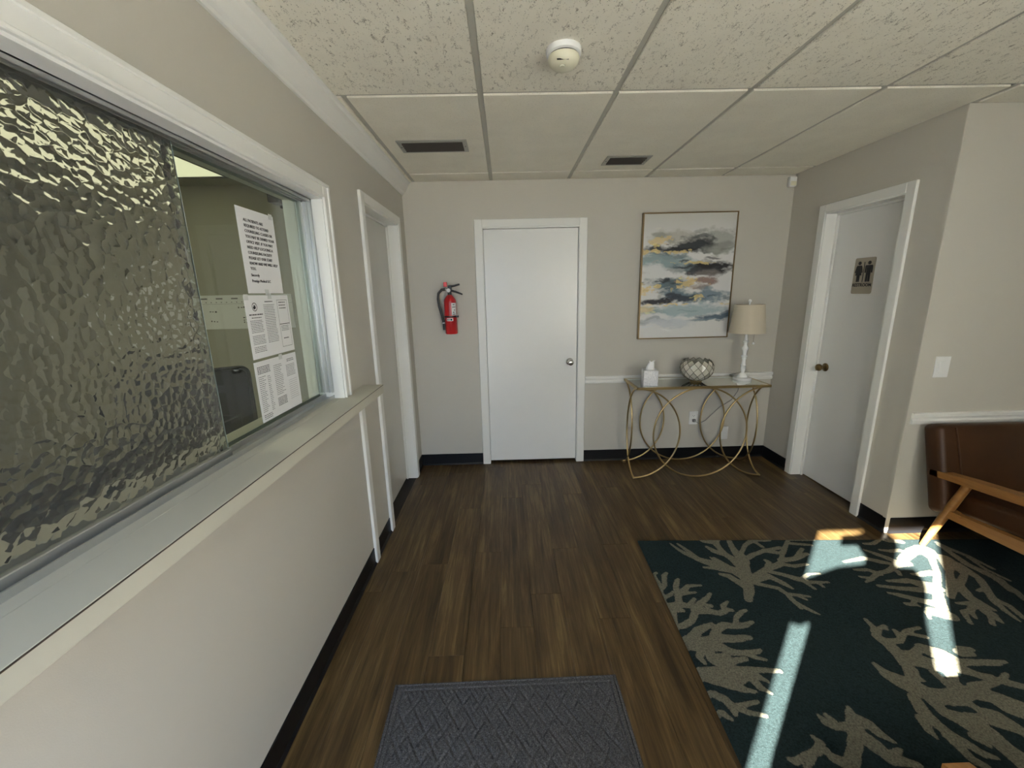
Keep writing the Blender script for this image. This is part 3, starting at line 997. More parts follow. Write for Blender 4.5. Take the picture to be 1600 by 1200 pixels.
# wire organiser on desk end near clear pane
og = un(0, -.36, 408, 648)
org = empty('desk_organizer', (-.40, -1.87, .745), label='black wire desk organizer behind the lowest taped sheet', cat='organizer')
for (hx, hy) in ((-.06, -.05), (.06, -.05), (.06, .07), (-.06, .07)):
    MB().tube([(hx, hy, 0), (hx, hy, .30)], .004, 6).build('upright', 'black', org)
for hz in (.006, .10, .20, .297):
    MB().tube([(-.06, -.05, hz), (.06, -.05, hz), (.06, .07, hz), (-.06, .07, hz)], .0035, 6, closed=True).build('wire_hoop', 'black', org)
MB().box(-.055, .055, -.045, .065, .0, .006).build('tray', 'black', org)

# ------------------------------------------------------------------ rug with coral motif
RUGZ = .012
RANG = math.radians(-2.45)
rc = Vector((math.cos(RANG), math.sin(RANG))); rs_ = Vector((-math.sin(RANG), math.cos(RANG)))
R0 = Vector((1.577, -1.246))               # back left corner
RW, RL = 2.35, 2.42
S1 = """925,550,60 930,470,85 900,330,90 890,240,70|890,240,60 830,180,45 790,120,35 770,75,30|890,230,40 870,170,30 900,110,28 960,70,30 1080,65,30|960,75,20 1040,125,12
920,215,40 970,185,30 1060,155,25 1180,130,22|1060,155,25 1200,180,30 1230,110,30 1250,60,25|1200,185,30 1190,250,40 1110,285,20|1190,235,35 1300,220,35 1400,180,22|1300,220,30 1360,140,26|1240,95,18 1430,110,12|1240,65,20 1440,65,18
940,400,60 1010,350,60 1080,300,50 1090,245,28 1065,235,14|1080,310,30 1200,265,25 1290,280,22 1400,265,15|1000,400,25 1090,360,38 1150,390,28 1210,420,28 1280,460,8|1080,320,20 1190,345,20 1330,385,30 1420,410,22 1570,410,9|1360,380,28 1410,345,18 1500,340,9|1370,400,18 1460,462,12|1480,410,14 1530,445,10
990,420,25 1060,435,18 1170,460,20 1230,500,22 1300,570,26 1350,620,10|1240,505,18 1330,515,18 1420,525,8|1330,520,14 1390,548,10|1320,575,12 1410,630,18 1495,668,6
890,430,50 830,400,35 770,360,28 700,345,14|880,370,40 800,310,50 700,290,55 620,255,46 520,225,30 440,160,22 355,100,8|520,225,25 420,180,20 360,145,15 295,98,6|680,300,20 570,290,10|700,270,20 620,210,8|800,310,25 740,270,25 650,215,12
880,300,60 810,230,45 730,180,35 680,120,32 650,85,38 560,75,26|730,185,25 650,160,28 590,125,14|660,90,30 680,65,36
360,880,60 450,900,110 560,910,110 680,860,70 840,865,52 900,855,42 940,855,26|470,860,80 520,800,70 580,770,50 630,745,24|650,860,80 670,790,70 730,755,50 830,765,38 900,755,42 960,730,20|820,760,40 830,690,38 870,650,32 905,635,18
560,920,90 700,930,60 780,970,50 880,980,32 1000,970,36 1025,955,16|900,985,25 1000,1020,22 1070,1035,10|550,950,60 530,1010,48 570,1060,20|590,940,60 640,1030,66 760,1000,36
330,780,20 400,760,45 470,720,50 500,640,58 540,580,48 590,540,36 620,500,18|500,640,50 600,640,40 690,660,35 740,640,48 720,600,38 760,565,14|740,630,40 795,635,14|590,600,30 625,600,22
280,640,120 310,710,70 330,760,40|290,620,90 380,590,50 440,600,35 540,600,28|370,590,60 360,520,45 340,450,40 350,400,34 360,385,18|370,510,40 410,470,42 440,440,28 540,435,10|400,500,28 500,492,9|450,590,30 490,545,24
240,590,60 210,500,60 190,430,60 150,350,44|210,470,50 250,430,34 245,360,38 265,335,20|160,345,20 185,335,14|230,540,30 300,510,24 320,485,10|340,640,25 400,640,20"""
S3 = """490,240,40 620,260,80 780,250,90 920,240,50 1050,240,34 1180,250,24|500,270,60 640,320,60 780,350,80 900,400,38 990,415,9|760,330,50 850,330,70 900,300,60 1000,290,42 1080,330,14|960,310,50 1020,380,38 1110,430,9
640,150,70 720,190,80 800,170,45 900,150,34|720,190,80 700,240,80|560,420,30 660,440,48 740,480,48 800,540,56 820,600,24|800,540,40 900,520,34 1000,495,24|840,545,34 920,580,33 1070,610,18|650,590,35 720,590,42 790,640,18"""
S4 = """250,700,130 230,900,120 200,1032,150|230,680,110 200,580,60 185,545,24|250,640,80 350,680,60 430,750,46 560,825,9|280,760,80 400,850,90 520,950,90 600,880,34|520,950,90 650,980,60 760,1010,34
180,690,60 80,700,40 0,660,42 -60,605,9|60,650,30 0,600,18|180,1000,80 60,950,50 0,880,38 -100,910,60 -250,980,60 -290,960,24|-80,900,60 -40,830,56 -100,780,16|-100,930,50 -150,1030,50
400,195,22 500,280,60 600,330,90 720,380,110 860,450,110 1000,450,120 1150,420,110 1300,440,90 1450,490,80 1600,560,100 1700,600,90|440,0,24 540,60,50 600,140,60 680,230,90 700,300,100|600,140,60 720,150,110 850,190,80 980,220,60 1030,320,60 1100,420,90|700,110,60 780,60,60 830,90,60 1000,160,100
1000,200,80 1150,250,48 1260,290,42 1350,290,18|1080,100,60 1160,100,60|1090,180,50 1250,180,35 1380,190,28 1440,175,12|1200,380,90 1320,350,60 1420,320,48 1460,270,34|1420,330,40 1600,375,38 1700,400,30|720,300,60 780,320,18|870,260,26 960,330,38 1020,380,50
720,470,70 800,590,80 900,680,58 1000,760,58 1130,830,48 1260,910,42 1390,950,9|780,640,70 830,720,48 900,790,10|980,770,40 1080,860,48 1180,960,44 1300,1020,34|850,480,60 960,580,60 1100,650,70 1250,740,90 1400,830,80 1600,980,120|960,580,50 1100,620,60 1200,640,50 1350,750,60 1500,900,80|1200,780,40 1320,850,14
1000,500,50 1150,500,40 1250,570,40 1400,610,50 1550,700,40 1650,780,60|1150,610,40 1300,640,60 1450,690,50 1600,740,50|1300,440,60 1450,540,60 1600,600,60"""
S2 = """1010,530,60 1020,450,90 1000,330,50 980,260,90 930,200,40|1080,430,70 1120,350,50 1060,280,60 960,220,60|1080,440,60 1150,520,50 1220,570,48 1350,630,18|1200,570,50 1170,640,58 1110,650,50 1170,740,22|1060,580,12 1170,580,30|1180,650,30 1210,700,14|1240,600,40 1320,660,56 1430,740,8|1320,670,40 1350,750,34
1060,270,50 1160,330,40 1240,380,40 1300,470,50 1360,560,44 1450,640,24 1560,720,8|1280,460,30 1230,480,22|1370,550,25 1480,600,25 1600,700,20|920,110,20 1020,180,24 1150,270,28 1280,330,30 1400,390,38 1490,480,24|1400,400,30 1530,480,30 1620,560,30|900,90,10 1000,140,16 1150,200,16 1350,300,10|1150,210,12 1300,310,12 1480,395,9
860,330,40 750,350,30 700,345,10|880,450,60 780,430,50 680,400,34 500,400,12|860,480,40 740,470,34 600,460,24 430,440,16|900,590,60 820,570,34 700,540,28 600,515,24 505,495,6|720,545,30 710,590,38 650,585,20|720,590,14 750,600,10|1000,680,60 880,650,70 820,660,48 840,700,14
640,250,90 560,280,40 500,320,34 420,340,34 360,390,33 325,410,10|430,340,24 340,310,18 235,310,12|370,380,18 275,365,8|580,320,30 600,350,20|600,250,24 540,265,20 420,240,24 310,215,24 150,245,12|600,260,24 500,215,24 400,180,18 315,150,8|620,230,80 700,160,80 800,150,60 860,230,40 900,330,50 900,450,60 920,560,90 960,650,60
600,150,20 520,160,20 440,150,10|600,80,30 500,75,20 390,40,8|450,60,18 380,100,24 310,100,10
325,710,16 390,780,34 420,850,50 500,900,60 560,960,70 640,1030,90|420,840,40 440,780,30 480,765,18 490,790,16|500,890,50 600,880,50 640,810,38 700,790,24 760,775,14|600,850,30 560,800,24|650,820,20 810,850,18|740,920,16 800,950,60 950,1000,80|1100,950,50 1180,950,24|1120,1050,40 1450,1050,16"""
segs = []
def add_strokes(S, ox, oy):
    k = .19375
    for st in S.replace('\n', '|').split('|'):
        if not st.strip(): continue
        P = [tuple(float(v) for v in q.split(',')) for q in st.split()]
        pr = []
        for i, (u, v, w_) in enumerate(P):
            a = P[max(i - 1, 0)]; c = P[min(i + 1, len(P) - 1)]
            d = Vector((c[0] - a[0], c[1] - a[1])).normalized()
            nn = Vector((-d.y, d.x))
            q = lambda uu, vv: Vector(un(2, RUGZ, ox + uu * k, oy + vv * k)[:2])
            p0 = q(u, v); pa = q(u + nn.x * w_ / 2, v + nn.y * w_ / 2); pb = q(u - nn.x * w_ / 2, v - nn.y * w_ / 2)
            dg_ = (q(u + d.x * 5, v + d.y * 5) - q(u - d.x * 5, v - d.y * 5)).normalized()
            ng = Vector((-dg_.y, dg_.x))
            pr.append((p0.x, p0.y, max(.48 * abs((pa - pb).dot(ng)) + .0032, .0055)))
        for a, c in zip(pr, pr[1:]):
            segs.append((*a, *c))
add_strokes(S1, 990, 830); add_strokes(S3, 990, 1000); add_strokes(S4, 1290, 1000); add_strokes(S2, 1290, 830)
# the part of the rug out of the frame repeats the motif turned round
def to_rug(x_, y_):
    v = Vector((x_, y_)) - R0
    return v.dot(rc), v.dot(rs_)
loc_segs = []
for s in segs:
    a = to_rug(s[0], s[1]); c = to_rug(s[3], s[4]); loc_segs.append((*a, s[2], *c, s[5]))
extra = []
for s in loc_segs[:150]:
    extra.append((2.75 - s[0], -2.35 - s[1] * 1.0, s[2], 2.75 - s[3], -2.35 - s[4], s[5]))
extra3 = [(2.62 - q[0], -1.45 - q[1], q[2], 2.62 - q[3], -1.45 - q[4], q[5]) for q in loc_segs[:100]]
SEG = np.array(loc_segs + [e for e in extra3 if min(e[0], e[3]) > 1.62] + [e for e in extra if min(e[1], e[4]) < -1.27 or min(e[0], e[3]) > 1.85])
NX, NY = 330, 340
gx = np.linspace(0, RW, NX); gy = np.linspace(0, -RL, NY)
GXm, GYm = np.meshgrid(gx, gy)
P_ = np.stack([GXm.ravel(), GYm.ravel()], 1)
sdf = np.full(len(P_), 1.0)
for s in SEG:
    a = s[0:2]; ra = s[2]; c = s[3:5]; rb = s[5]
    d = c - a; L2 = max(d @ d, 1e-9)
    lo = np.minimum(a, c) - .10 - max(ra, rb); hi = np.maximum(a, c) + .10 + max(ra, rb)
    idx = np.where((P_[:, 0] > lo[0]) & (P_[:, 0] < hi[0]) & (P_[:, 1] > lo[1]) & (P_[:, 1] < hi[1]))[0]
    if len(idx) == 0: continue
    q = P_[idx]
    t = np.clip(((q - a) @ d) / L2, 0, 1)
    dist = np.hypot(*(q - a - t[:, None] * d).T) - (ra + (rb - ra) * t)
    sdf[idx] = np.minimum(sdf[idx], dist)
sdf = np.clip(sdf, -.06, .06)
raise_ = .0022 / (1 + np.exp(sdf / .003))
zz = RUGZ - .002 + raise_
edge = np.minimum.reduce([P_[:, 0], RW - P_[:, 0], -P_[:, 1], RL + P_[:, 1]])
zz = zz * np.clip((edge + .004) / .010, .3, 1)
verts = [(float(x_), float(y_), float(z_)) for (x_, y_), z_ in zip(P_, zz)]
faces = []
for j in range(NY - 1):
    for i in range(NX - 1):
        a = j * NX + i
        faces.append((a, a + NX, a + NX + 1, a + 1))
me = bpy.data.meshes.new('rug')
me.from_pydata(verts, [], faces)
at = me.attributes.new('coral', 'FLOAT', 'POINT')
at.data.foreach_set('value', np.ascontiguousarray(sdf, dtype=np.float32))
for p in me.polygons: p.use_smooth = True
m = mat('teal wool rug with grey coral', (.02, .05, .055), .95)
bsdf(m).inputs['Specular IOR Level'].default_value = .12
an = nd(m, 'ShaderNodeAttribute'); an.attribute_name = 'coral'
nz = noise(m, 190, 2, .6)
nzb = noise(m, 45, 2, .6)
s1_ = nd(m, 'ShaderNodeMath', operation='MULTIPLY_ADD'); ln(m, nz, 'Fac', s1_, 0); s1_.inputs[1].default_value = .008; ln(m, an, 'Fac', s1_, 2)
s2_ = nd(m, 'ShaderNodeMath', operation='MULTIPLY_ADD'); ln(m, nzb, 'Fac', s2_, 0); s2_.inputs[1].default_value = .008; ln(m, s1_, 'Value', s2_, 2)
mr = nd(m, 'ShaderNodeMapRange'); mr.inputs['From Min'].default_value = .0065; mr.inputs['From Max'].default_value = .0095
ln(m, s2_, 'Value', mr, 'Value')
mixc = nd(m, 'ShaderNodeMix', data_type='RGBA')
ln(m, mr, 'Result', mixc, 0)
mixc.inputs[6].default_value = (.150, .144, .112, 1); mixc.inputs[7].default_value = (.0150, .0260, .0285, 1)
ns = noise(m, 150, 4, .8)
rr = nd(m, 'ShaderNodeMapRange'); rr.inputs['From Min'].default_value = .3; rr.inputs['From Max'].default_value = .7; rr.inputs['To Min'].default_value = .45; rr.inputs['To Max'].default_value = 1.6
ln(m, ns, 'Fac', rr, 'Value')
mul = nd(m, 'ShaderNodeVectorMath', operation='SCALE')
m.node_tree.links.new(mixc.outputs[2], mul.inputs[0]); ln(m, rr, 'Result', mul, 'Scale')
ln(m, mul, 'Vector', bsdf(m), 'Base Color')
bump(m, ns, 'Fac', .8, .006)
me.materials.append(m)
rug = bpy.data.objects.new('area_rug', me); COL.objects.link(rug)
rug.location = (R0.x, R0.y, 0); rug.rotation_euler = (0, 0, RANG)
tag(rug, 'dark teal wool area rug with grey branching coral pattern', 'rug')

# ------------------------------------------------------------------ door mat
mw, ml = .888, .60
nx, ny = 300, 200
u = np.linspace(0, mw, nx); v = np.linspace(0, -ml, ny)
U, V = np.meshgrid(u, v)
px_, py_ = .062, .048
a = U / px_; b2 = -V / py_
tri = lambda t: np.abs((t % 1.0) - .5) * 2
f1 = tri(a + b2 * .5); f2 = tri(a - b2 * .5)
cell = (np.floor(a + b2 * .5) + np.floor(a - b2 * .5)) % 2
ridge = np.where(cell < 1, tri((a + b2 * .5) * 3), tri((a - b2 * .5) * 3))
hgt = .0035 + .0022 * ridge + .0040 * np.minimum(np.minimum(f1, f2) * 3, 1)
ed = np.minimum.reduce([U, mw - U, -V, ml + V])
border = ed < .034
hgt = np.where(border, .0090, hgt)
hgt = np.where((ed > .012) & (ed < .017), .0045, hgt)
hgt = np.where((ed > .030) & (ed < .036), .0040, hgt)
hgt = np.where(ed < .004, .0025, hgt)
vv = [(float(x_), float(y_), float(z_)) for x_, y_, z_ in zip(U.ravel(), V.ravel(), hgt.ravel())]
ff = [(j * nx + i, (j + 1) * nx + i, (j + 1) * nx + i + 1, j * nx + i + 1) for j in range(ny - 1) for i in range(nx - 1)]
me = bpy.data.meshes.new('door_mat'); me.from_pydata(vv, [], ff)
m = mat('charcoal ribbed mat', (.06, .062, .07), .95, spec=.06)
n = noise(m, 230, 3, .8)
ramp(m, n, 'Fac', [(.34, (.034, .034, .037)), (.5, (.066, .066, .071)), (.68, (.14, .14, .147))])
bump(m, n, 'Fac', .3, .003)
me.materials.append(m)
mo = bpy.data.objects.new('door_mat', me); COL.objects.link(mo)
mo.location = (.318, -2.142, 0); mo.rotation_euler = (0, 0, math.radians(.8))
tag(mo, 'charcoal grey door mat with embossed diamond weave on the wood floor', 'mat')

# ------------------------------------------------------------------ ceiling vents, smoke detector, motion sensor
def vent(x0, x1, y0, y1, label, nsl):
    r = empty('ceiling_vent', ((x0 + x1) / 2, (y0 + y1) / 2, H - .006), label=label, cat='vent')
    hx, hy = (x1 - x0) / 2, (y1 - y0) / 2; f = .026
    b = MB()
    b.box(-hx, -hx + f, -hy, hy, -.006, 0, .001, 1); b.box(hx - f, hx, -hy, hy, -.006, 0, .001, 1)
    b.box(-hx + f, hx - f, -hy, -hy + f, -.006, 0, .001, 1); b.box(-hx + f, hx - f, hy - f, hy, -.006, 0, .001, 1)
    b.build('frame', 'galv', r)
    MB().box(-hx + f, hx - f, -hy + f, hy - f, -.0012, -.0004).build('backing', 'gap', r)
    for k in range(nsl):
        yy = -hy + f + (2 * hy - 2 * f) * (k + .5) / nsl
        MB().prism([(0, 0), (.016, -.010), (.017, -.0085), (.001, .0015)], 2 * (hx - f), (-hx + f, yy - .008, -.0015), (0, 1, 0), (0, 0, 1)).build('louver', 'louver', r)
    for s in (-1, 1):
        MB().lathe([(.001, -.0075), (.004, -.0072), (.0045, -.006), (.001, -.0055)], 10, s * (hx - f / 2), 0, 0).build('screw', 'black', r)
    return r
vent(.190, .596, -.888, -.696, 'black louvered ceiling vent in a steel frame above the left wall door', 5)
vent(1.494, 1.796, -.548, -.360, 'small black louvered ceiling vent in front of the painting', 4)
sd = empty('smoke_detector', (1.034, -1.752, H - .006), label='cream round smoke detector on the ceiling tile', cat='smoke detector')
MB().lathe([(.001, 0), (.064, 0), (.066, -.006), (.064, -.018), (.058, -.020), (.001, -.020)], 40).build('base', 'glosswhite', sd, smooth=True)
MB().lathe([(.001, -.019), (.052, -.019), (.052, -.025), (.001, -.025)], 40).build('vent_ring', 'gap', sd, smooth=True)
MB().lathe([(.001, -.0245), (.056, -.0245), (.058, -.030), (.054, -.045), (.044, -.056), (.020, -.061), (.001, -.0615)], 40).build('cover', 'cream', sd, smooth=True)
MB().lathe([(.001, -.060), (.010, -.060), (.0095, -.0645), (.001, -.065)], 18, -.006, -.018).build('test_button', 'cream', sd, smooth=True)
MB().box(-.030, .012, -.046, -.043, -.054, -.050).build('sound_slot', 'black', sd)
ms = empty('motion_sensor', (W - .038, 0, 2.335), label='small white motion sensor in the corner above the console table', cat='sensor')
MB().box(-.030, .030, -.040, 0, -.042, .034, .010, 3).build('housing', 'plate', ms, smooth=True)
MB().box(-.022, .022, -.043, -.038, -.036, -.004, .004, 2).build('lens', 'cream', ms, smooth=True)

# ------------------------------------------------------------------ fire extinguisher
fe = empty('fire_extinguisher', (.343, -.075, 1.20), math.radians(0), label='red fire extinguisher with black hose hung on the end wall', cat='fire extinguisher')
FR = .050
MB().lathe([(.001, 0), (FR - .004, 0), (FR, .006), (FR, .262), (FR - .004, .280), (FR - .016, .298), (.022, .312), (.016, .318), (.001, .318)], 32).build('cylinder', 'red', fe, smooth=True)
MB().lathe([(.001, .315), (.017, .315), (.017, .345), (.013, .352), (.001, .352)], 20).build('valve', 'black', fe, smooth=True)
MB().box(-.012, .018, -.013, .013, .345, .392, .003).build('valve_head', 'black', fe)
MB().tube([(.0, 0, .384), (.035, 0, .386), (.085, 0, .398)], [.010, .008, .007], 10).build('top_lever', 'black', fe, smooth=True)
MB().tube([(.005, 0, .352), (.05, 0, .340), (.105, 0, .318)], [.009, .008, .006], 10).build('carry_handle', 'black', fe, smooth=True)
MB().box(-.045, -.016, -.010, .002, .380, .418, .003).build('pull_tag', 'reddark', fe)
MB().lathe([(.001, 0), (.015, 0), (.016, -.008), (.012, -.012), (.001, -.012)], 20, -.004, -.016, .352, 'Y').build('gauge', 'plate', fe, smooth=True)
MB().tube([(-.012, 0, .36), (-.036, 0, .362)], .008).build('hose_fitting', 'nickel', fe, smooth=True)
hz = []
ctrl = [(-.034, 0, .362), (-.062, -.005, .358), (-.088, -.01, .330), (-.094, -.012, .285), (-.088, -.012, .230), (-.072, -.012, .160), (-.062, -.010, .110), (-.060, -.008, .085)]
MB().tube(ctrl, .0105, 12).build('hose', 'black', fe, smooth=True)
MB().tube([(-.060, -.008, .095), (-.059, -.008, .086)], .012, 12).build('hose_collar', 'plate', fe, smooth=True)
MB().tube([(-.059, -.008, .086), (-.055, -.006, .035)], [.0105, .013], 12).build('nozzle', 'black', fe, smooth=True)
def arc_patch(a0, a1, z0, z1, r, n=10):
    b = MB()
    for k in range(n):
        t0, t1 = math.radians(a0 + (a1 - a0) * k / n), math.radians(a0 + (a1 - a0) * (k + 1) / n)
        b.quad([(r * math.cos(t0), r * math.sin(t0), z0), (r * math.cos(t1), r * math.sin(t1), z0), (r * math.cos(t1), r * math.sin(t1), z1), (r * math.cos(t0), r * math.sin(t0), z1)])
    return b
lb = arc_patch(-72, -18, .152, .252, FR + .0008).build('paper_label', 'paper', fe)
b = MB()
for z0, z1, a0, a1 in ((.235, .243, -60, -40), (.215, .222, -65, -30), (.190, .200, -50, -38), (.172, .182, -60, -45), (.158, .164, -64, -34)):
    bb = arc_patch(a0, a1, z0, z1, FR + .0012, 4); mm = bb.mesh('t', None); b.bm.from_mesh(mm)
b.build('label_print', 'inkgrey', lb, kind='stuff')
lb2 = arc_patch(-122, -62, .108, .130, FR + .0008).build('class_strip', 'paper', fe)
b = MB()
for a0, a1 in ((-116, -108), (-102, -95), (-88, -70)):
    bb = arc_patch(a0, a1, .112, .126, FR + .0012, 4); mm = bb.mesh('t', None); b.bm.from_mesh(mm)
b.build('class_marks', 'ink', lb2, kind='stuff')
b = MB().lathe([(FR + .001, .136), (FR + .003, .136), (FR + .003, .148), (FR + .001, .148)], 32); b.build('strap', 'black', fe, smooth=True)
MB().box(.045, .066, -.022, -.006, .134, .150, .002).build('strap_buckle', 'black', fe)
MB().box(-.022, .022, .045, .075, .02, .30, .002).build('wall_bracket', 'black', fe)

# ------------------------------------------------------------------ painting
pa = [un(1, -.035, *p) for p in ((1006, 332), (1154, 330), (1137, 527), (996, 530))]
PX0 = (pa[0].x + pa[3].x) / 2; PX1 = (pa[1].x + pa[2].x) / 2; PZ1 = (pa[0].z + pa[1].z) / 2; PZ0 = (pa[2].z + pa[3].z) / 2
pt = empty('abstract_painting', (PX0, 0, PZ0), label='framed abstract canvas of teal, charcoal and gold bands above the console table', cat='painting')
pw, ph = PX1 - PX0, PZ1 - PZ0
b = MB(); f = .009
b.box(0, f, -.040, -.003, 0, ph); b.box(pw - f, pw, -.040, -.003, 0, ph); b.box(f, pw - f, -.040, -.003, 0, f); b.box(f, pw - f, -.040, -.003, ph - f, ph)
MT['frameg'] = mat('bronze gold frame', (.24, .17, .085), .32, .8)
b.build('frame', 'frameg', pt)
def vnoise(nx, ny, sx, sy, seed, octv=4):
    r = np.random.default_rng(seed); out = np.zeros((ny, nx)); amp = 1; tot = 0
    for o in range(octv):
        gx_, gy_ = int(sx * 2 ** o) + 2, int(sy * 2 ** o) + 2
        G = r.random((gy_ + 1, gx_ + 1))
        xs = np.linspace(0, gx_ - 1, nx); ys = np.linspace(0, gy_ - 1, ny)
        xi = xs.astype(int); yi = ys.astype(int); fx = xs - xi; fy = ys - yi
        fx = fx * fx * (3 - 2 * fx); fy = (fy * fy * (3 - 2 * fy))[:, None]
        A = G[yi][:, xi] * (1 - fx) + G[yi][:, xi + 1] * fx
        B = G[yi + 1][:, xi] * (1 - fx) + G[yi + 1][:, xi + 1] * fx
        out += amp * (A * (1 - fy) + B * fy); tot += amp; amp *= .55
    return out / tot
CNX, CNY = 240, 320
cu, cv = np.meshgrid(np.linspace(0, 1, CNX), np.linspace(0, 1, CNY))    # cv: 0 top
wx = (vnoise(CNX, CNY, 4, 9, 1) - .5); wy = (vnoise(CNX, CNY, 5, 8, 2, 5) - .5); fine = vnoise(CNX, CNY, 24, 60, 3, 4) - .5; med = vnoise(CNX, CNY, 7, 22, 4, 5) - .5
def s2l(c): return [((v / 255 + .055) / 1.055) ** 2.4 if v > 10 else v / 3294 for v in c]
art = np.zeros((CNY, CNX, 3)); art[:] = s2l((214, 214, 214))
topw = np.clip(1 - cv / .22, 0, 1)[..., None]; art = art * (1 - topw * .6) + np.array(s2l((188, 186, 176))) * topw * .6
def dab(u0, v0, ru, rv, col, al, ang=0.0, hard=2.2, warp=1.0, rag=.5):
    global art
    x_ = cu + wx * .22 * warp - u0; y_ = (cv + wy * .085 * warp - v0)
    ca, sa = math.cos(ang), math.sin(ang)
    X_ = (x_ * ca + y_ * 1.33 * sa) / ru; Y_ = (-x_ * sa / 1.33 + y_ * ca) / rv
    d = np.sqrt(X_ ** 2 + Y_ ** 2) + fine * rag * 1.1 + med * rag * 1.2
    a_ = np.clip((1.0 - d) * hard, 0, 1)[..., None] * al
    art = art * (1 - a_) + np.array(s2l(col)) * a_
GOLD = (220, 196, 134)
DABS = [(.80, .21, .30, .07, (150, 153, 148), .8), (.35, .19, .35, .05, (175, 174, 166), .8), (.55, .245, .24, .05, (52, 56, 60), 1), (.12, .275, .16, .025, (45, 48, 52), .95), (.40, .285, .32, .022, (34, 36, 40), .95), (.62, .17, .12, .014, (70, 75, 78), .7),
          (.90, .27, .2, .03, (135, 138, 132), .7), (.18, .225, .10, .032, GOLD, .8, 0, 4, 1, 1.3), (.12, .295, .13, .012, GOLD, .9, 0, 4, 1, 1.2), (.42, .30, .12, .012, GOLD, .85, 0, 4, 1, 1.2),
          (.22, .37, .36, .055, (128, 150, 156), .9), (.50, .43, .22, .035, (84, 104, 112), .9), (.78, .425, .32, .045, (30, 30, 33), 1), (.62, .455, .2, .025, (58, 60, 64), .9), (.72, .47, .15, .02, (112, 106, 104), .8), (.60, .385, .16, .010, GOLD, .9, 0, 4, 1, 1.2),
          (.14, .47, .22, .055, (210, 212, 212), .95), (.32, .56, .28, .045, (74, 96, 106), .95), (.24, .535, .12, .018, (40, 46, 52), .9), (.52, .55, .11, .045, GOLD, .9, .2, 4, 1, 1.2), (.68, .535, .18, .024, (132, 106, 96), .9), (.07, .585, .11, .025, GOLD, .9, -.2, 4, 1, 1.2), (.62, .585, .14, .02, (150, 130, 122), .6),
          (.78, .66, .22, .045, (112, 132, 146), .95), (.42, .65, .25, .035, (86, 110, 124), .95), (.20, .685, .26, .030, (30, 32, 42), 1), (.48, .665, .16, .020, (44, 52, 66), .9), (.32, .72, .14, .009, GOLD, .95, -.12, 4, 1, 1.1), (.64, .675, .07, .018, GOLD, .85, 0, 4, 1, 1.2), (.92, .725, .05, .010, GOLD, .7, 0, 4, 1, 1.),
          (.50, .765, .45, .04, (150, 172, 180), .85), (.06, .76, .12, .03, (214, 196, 150), .8), (.85, .83, .24, .024, (70, 92, 110), .95), (.70, .845, .2, .010, (112, 132, 146), .8), (.10, .855, .25, .02, (160, 166, 174), .7), (.35, .87, .3, .03, (190, 196, 204), .7)]
for d in [q for q in DABS if q[4] != GOLD] + [q for q in DABS if q[4] == GOLD]:
    d = list(d)
    if d[4] == GOLD: d[5] *= .85; d[9] *= 1.5
    d[2] *= 1.1; d[3] *= 1.5 if d[4] != GOLD else 1.2
    dab(*d)
    for q_ in range(5):
        e_ = list(d); e_[0] += rng.normal(0, .6) * d[2]; e_[1] += rng.normal(0, .55) * d[3]; e_[2] *= rng.uniform(.15, .4); e_[3] *= rng.uniform(.12, .35)
        k_ = rng.uniform(.7, 1.25); e_[4] = tuple(min(235, c * k_) for c in d[4]); e_[5] *= .7
        dab(*e_)
ncv = CNX * CNY
vx = (f + cu * (pw - 2 * f)).ravel(); vz = (ph - f - cv * (ph - 2 * f)).ravel()
relief = (-.034 - .0012 * (med + fine)).ravel()
me = bpy.data.meshes.new('canvas')
me.from_pydata([(float(a_), float(c__), float(b_)) for a_, b_, c__ in zip(vx, vz, relief)], [], [(j * CNX + i, (j + 1) * CNX + i, (j + 1) * CNX + i + 1, j * CNX + i + 1) for j in range(CNY - 1) for i in range(CNX - 1)])
ca_ = me.color_attributes.new('art', 'FLOAT_COLOR', 'POINT')
ca_.data.foreach_set('color', np.concatenate([np.clip(art, 0, 1).reshape(-1, 3), np.ones((ncv, 1))], 1).astype(np.float32).ravel())
m = mat('painted canvas', (.8, .8, .8), .55)
an = nd(m, 'ShaderNodeVertexColor'); an.layer_name = 'art'
ln(m, an, 'Color', bsdf(m), 'Base Color')
me.materials.append(m)
co = bpy.data.objects.new('canvas', me); COL.objects.link(co); co.parent = pt

# ------------------------------------------------------------------ console table
TX0, TX1, TY0, TY1, TZ = 1.822, 2.862, -.395, -.045, .772
tb = empty('console_table', ((TX0 + TX1) / 2, (TY0 + TY1) / 2, 0), math.radians(-.6), label='gold metal console table of interlocking rings with a mirrored top', cat='table')
tw, td = (TX1 - TX0) / 2, (TY1 - TY0) / 2
tr_ = .0068
R_ = (TZ - .02) / 2; zc = .014 + R_ - .006
def arc(cx, cz, rx, rz, a0, a1, n, fn):
    return [fn(cx + rx * math.cos(math.radians(a0 + (a1 - a0) * k / n)), cz + rz * math.sin(math.radians(a0 + (a1 - a0) * k / n))) for k in range(n + 1)]
b = MB(); zt = TZ - .009
for (p, q) in (((-tw, -td), (tw, -td)), ((tw, -td), (tw, td)), ((tw, td), (-tw, td)), ((-tw, td), (-tw, -td))):
    x0, x1 = sorted((p[0], q[0])); y0, y1 = sorted((p[1], q[1]))
    b.box(x0 - .009, x1 + .009, y0 - .009, y1 + .009, zt - .010, zt + .009, .001, 1)
b.build('top_frame', 'gold', tb)
m = mat('mirror glass top', (.80, .84, .80), .03, 1.0)
MT['mirror'] = m
MB().box(-tw + .009, tw - .009, -td + .009, td - .009, zt + .001, zt + .0085).build('mirror_top', 'mirror', tb)
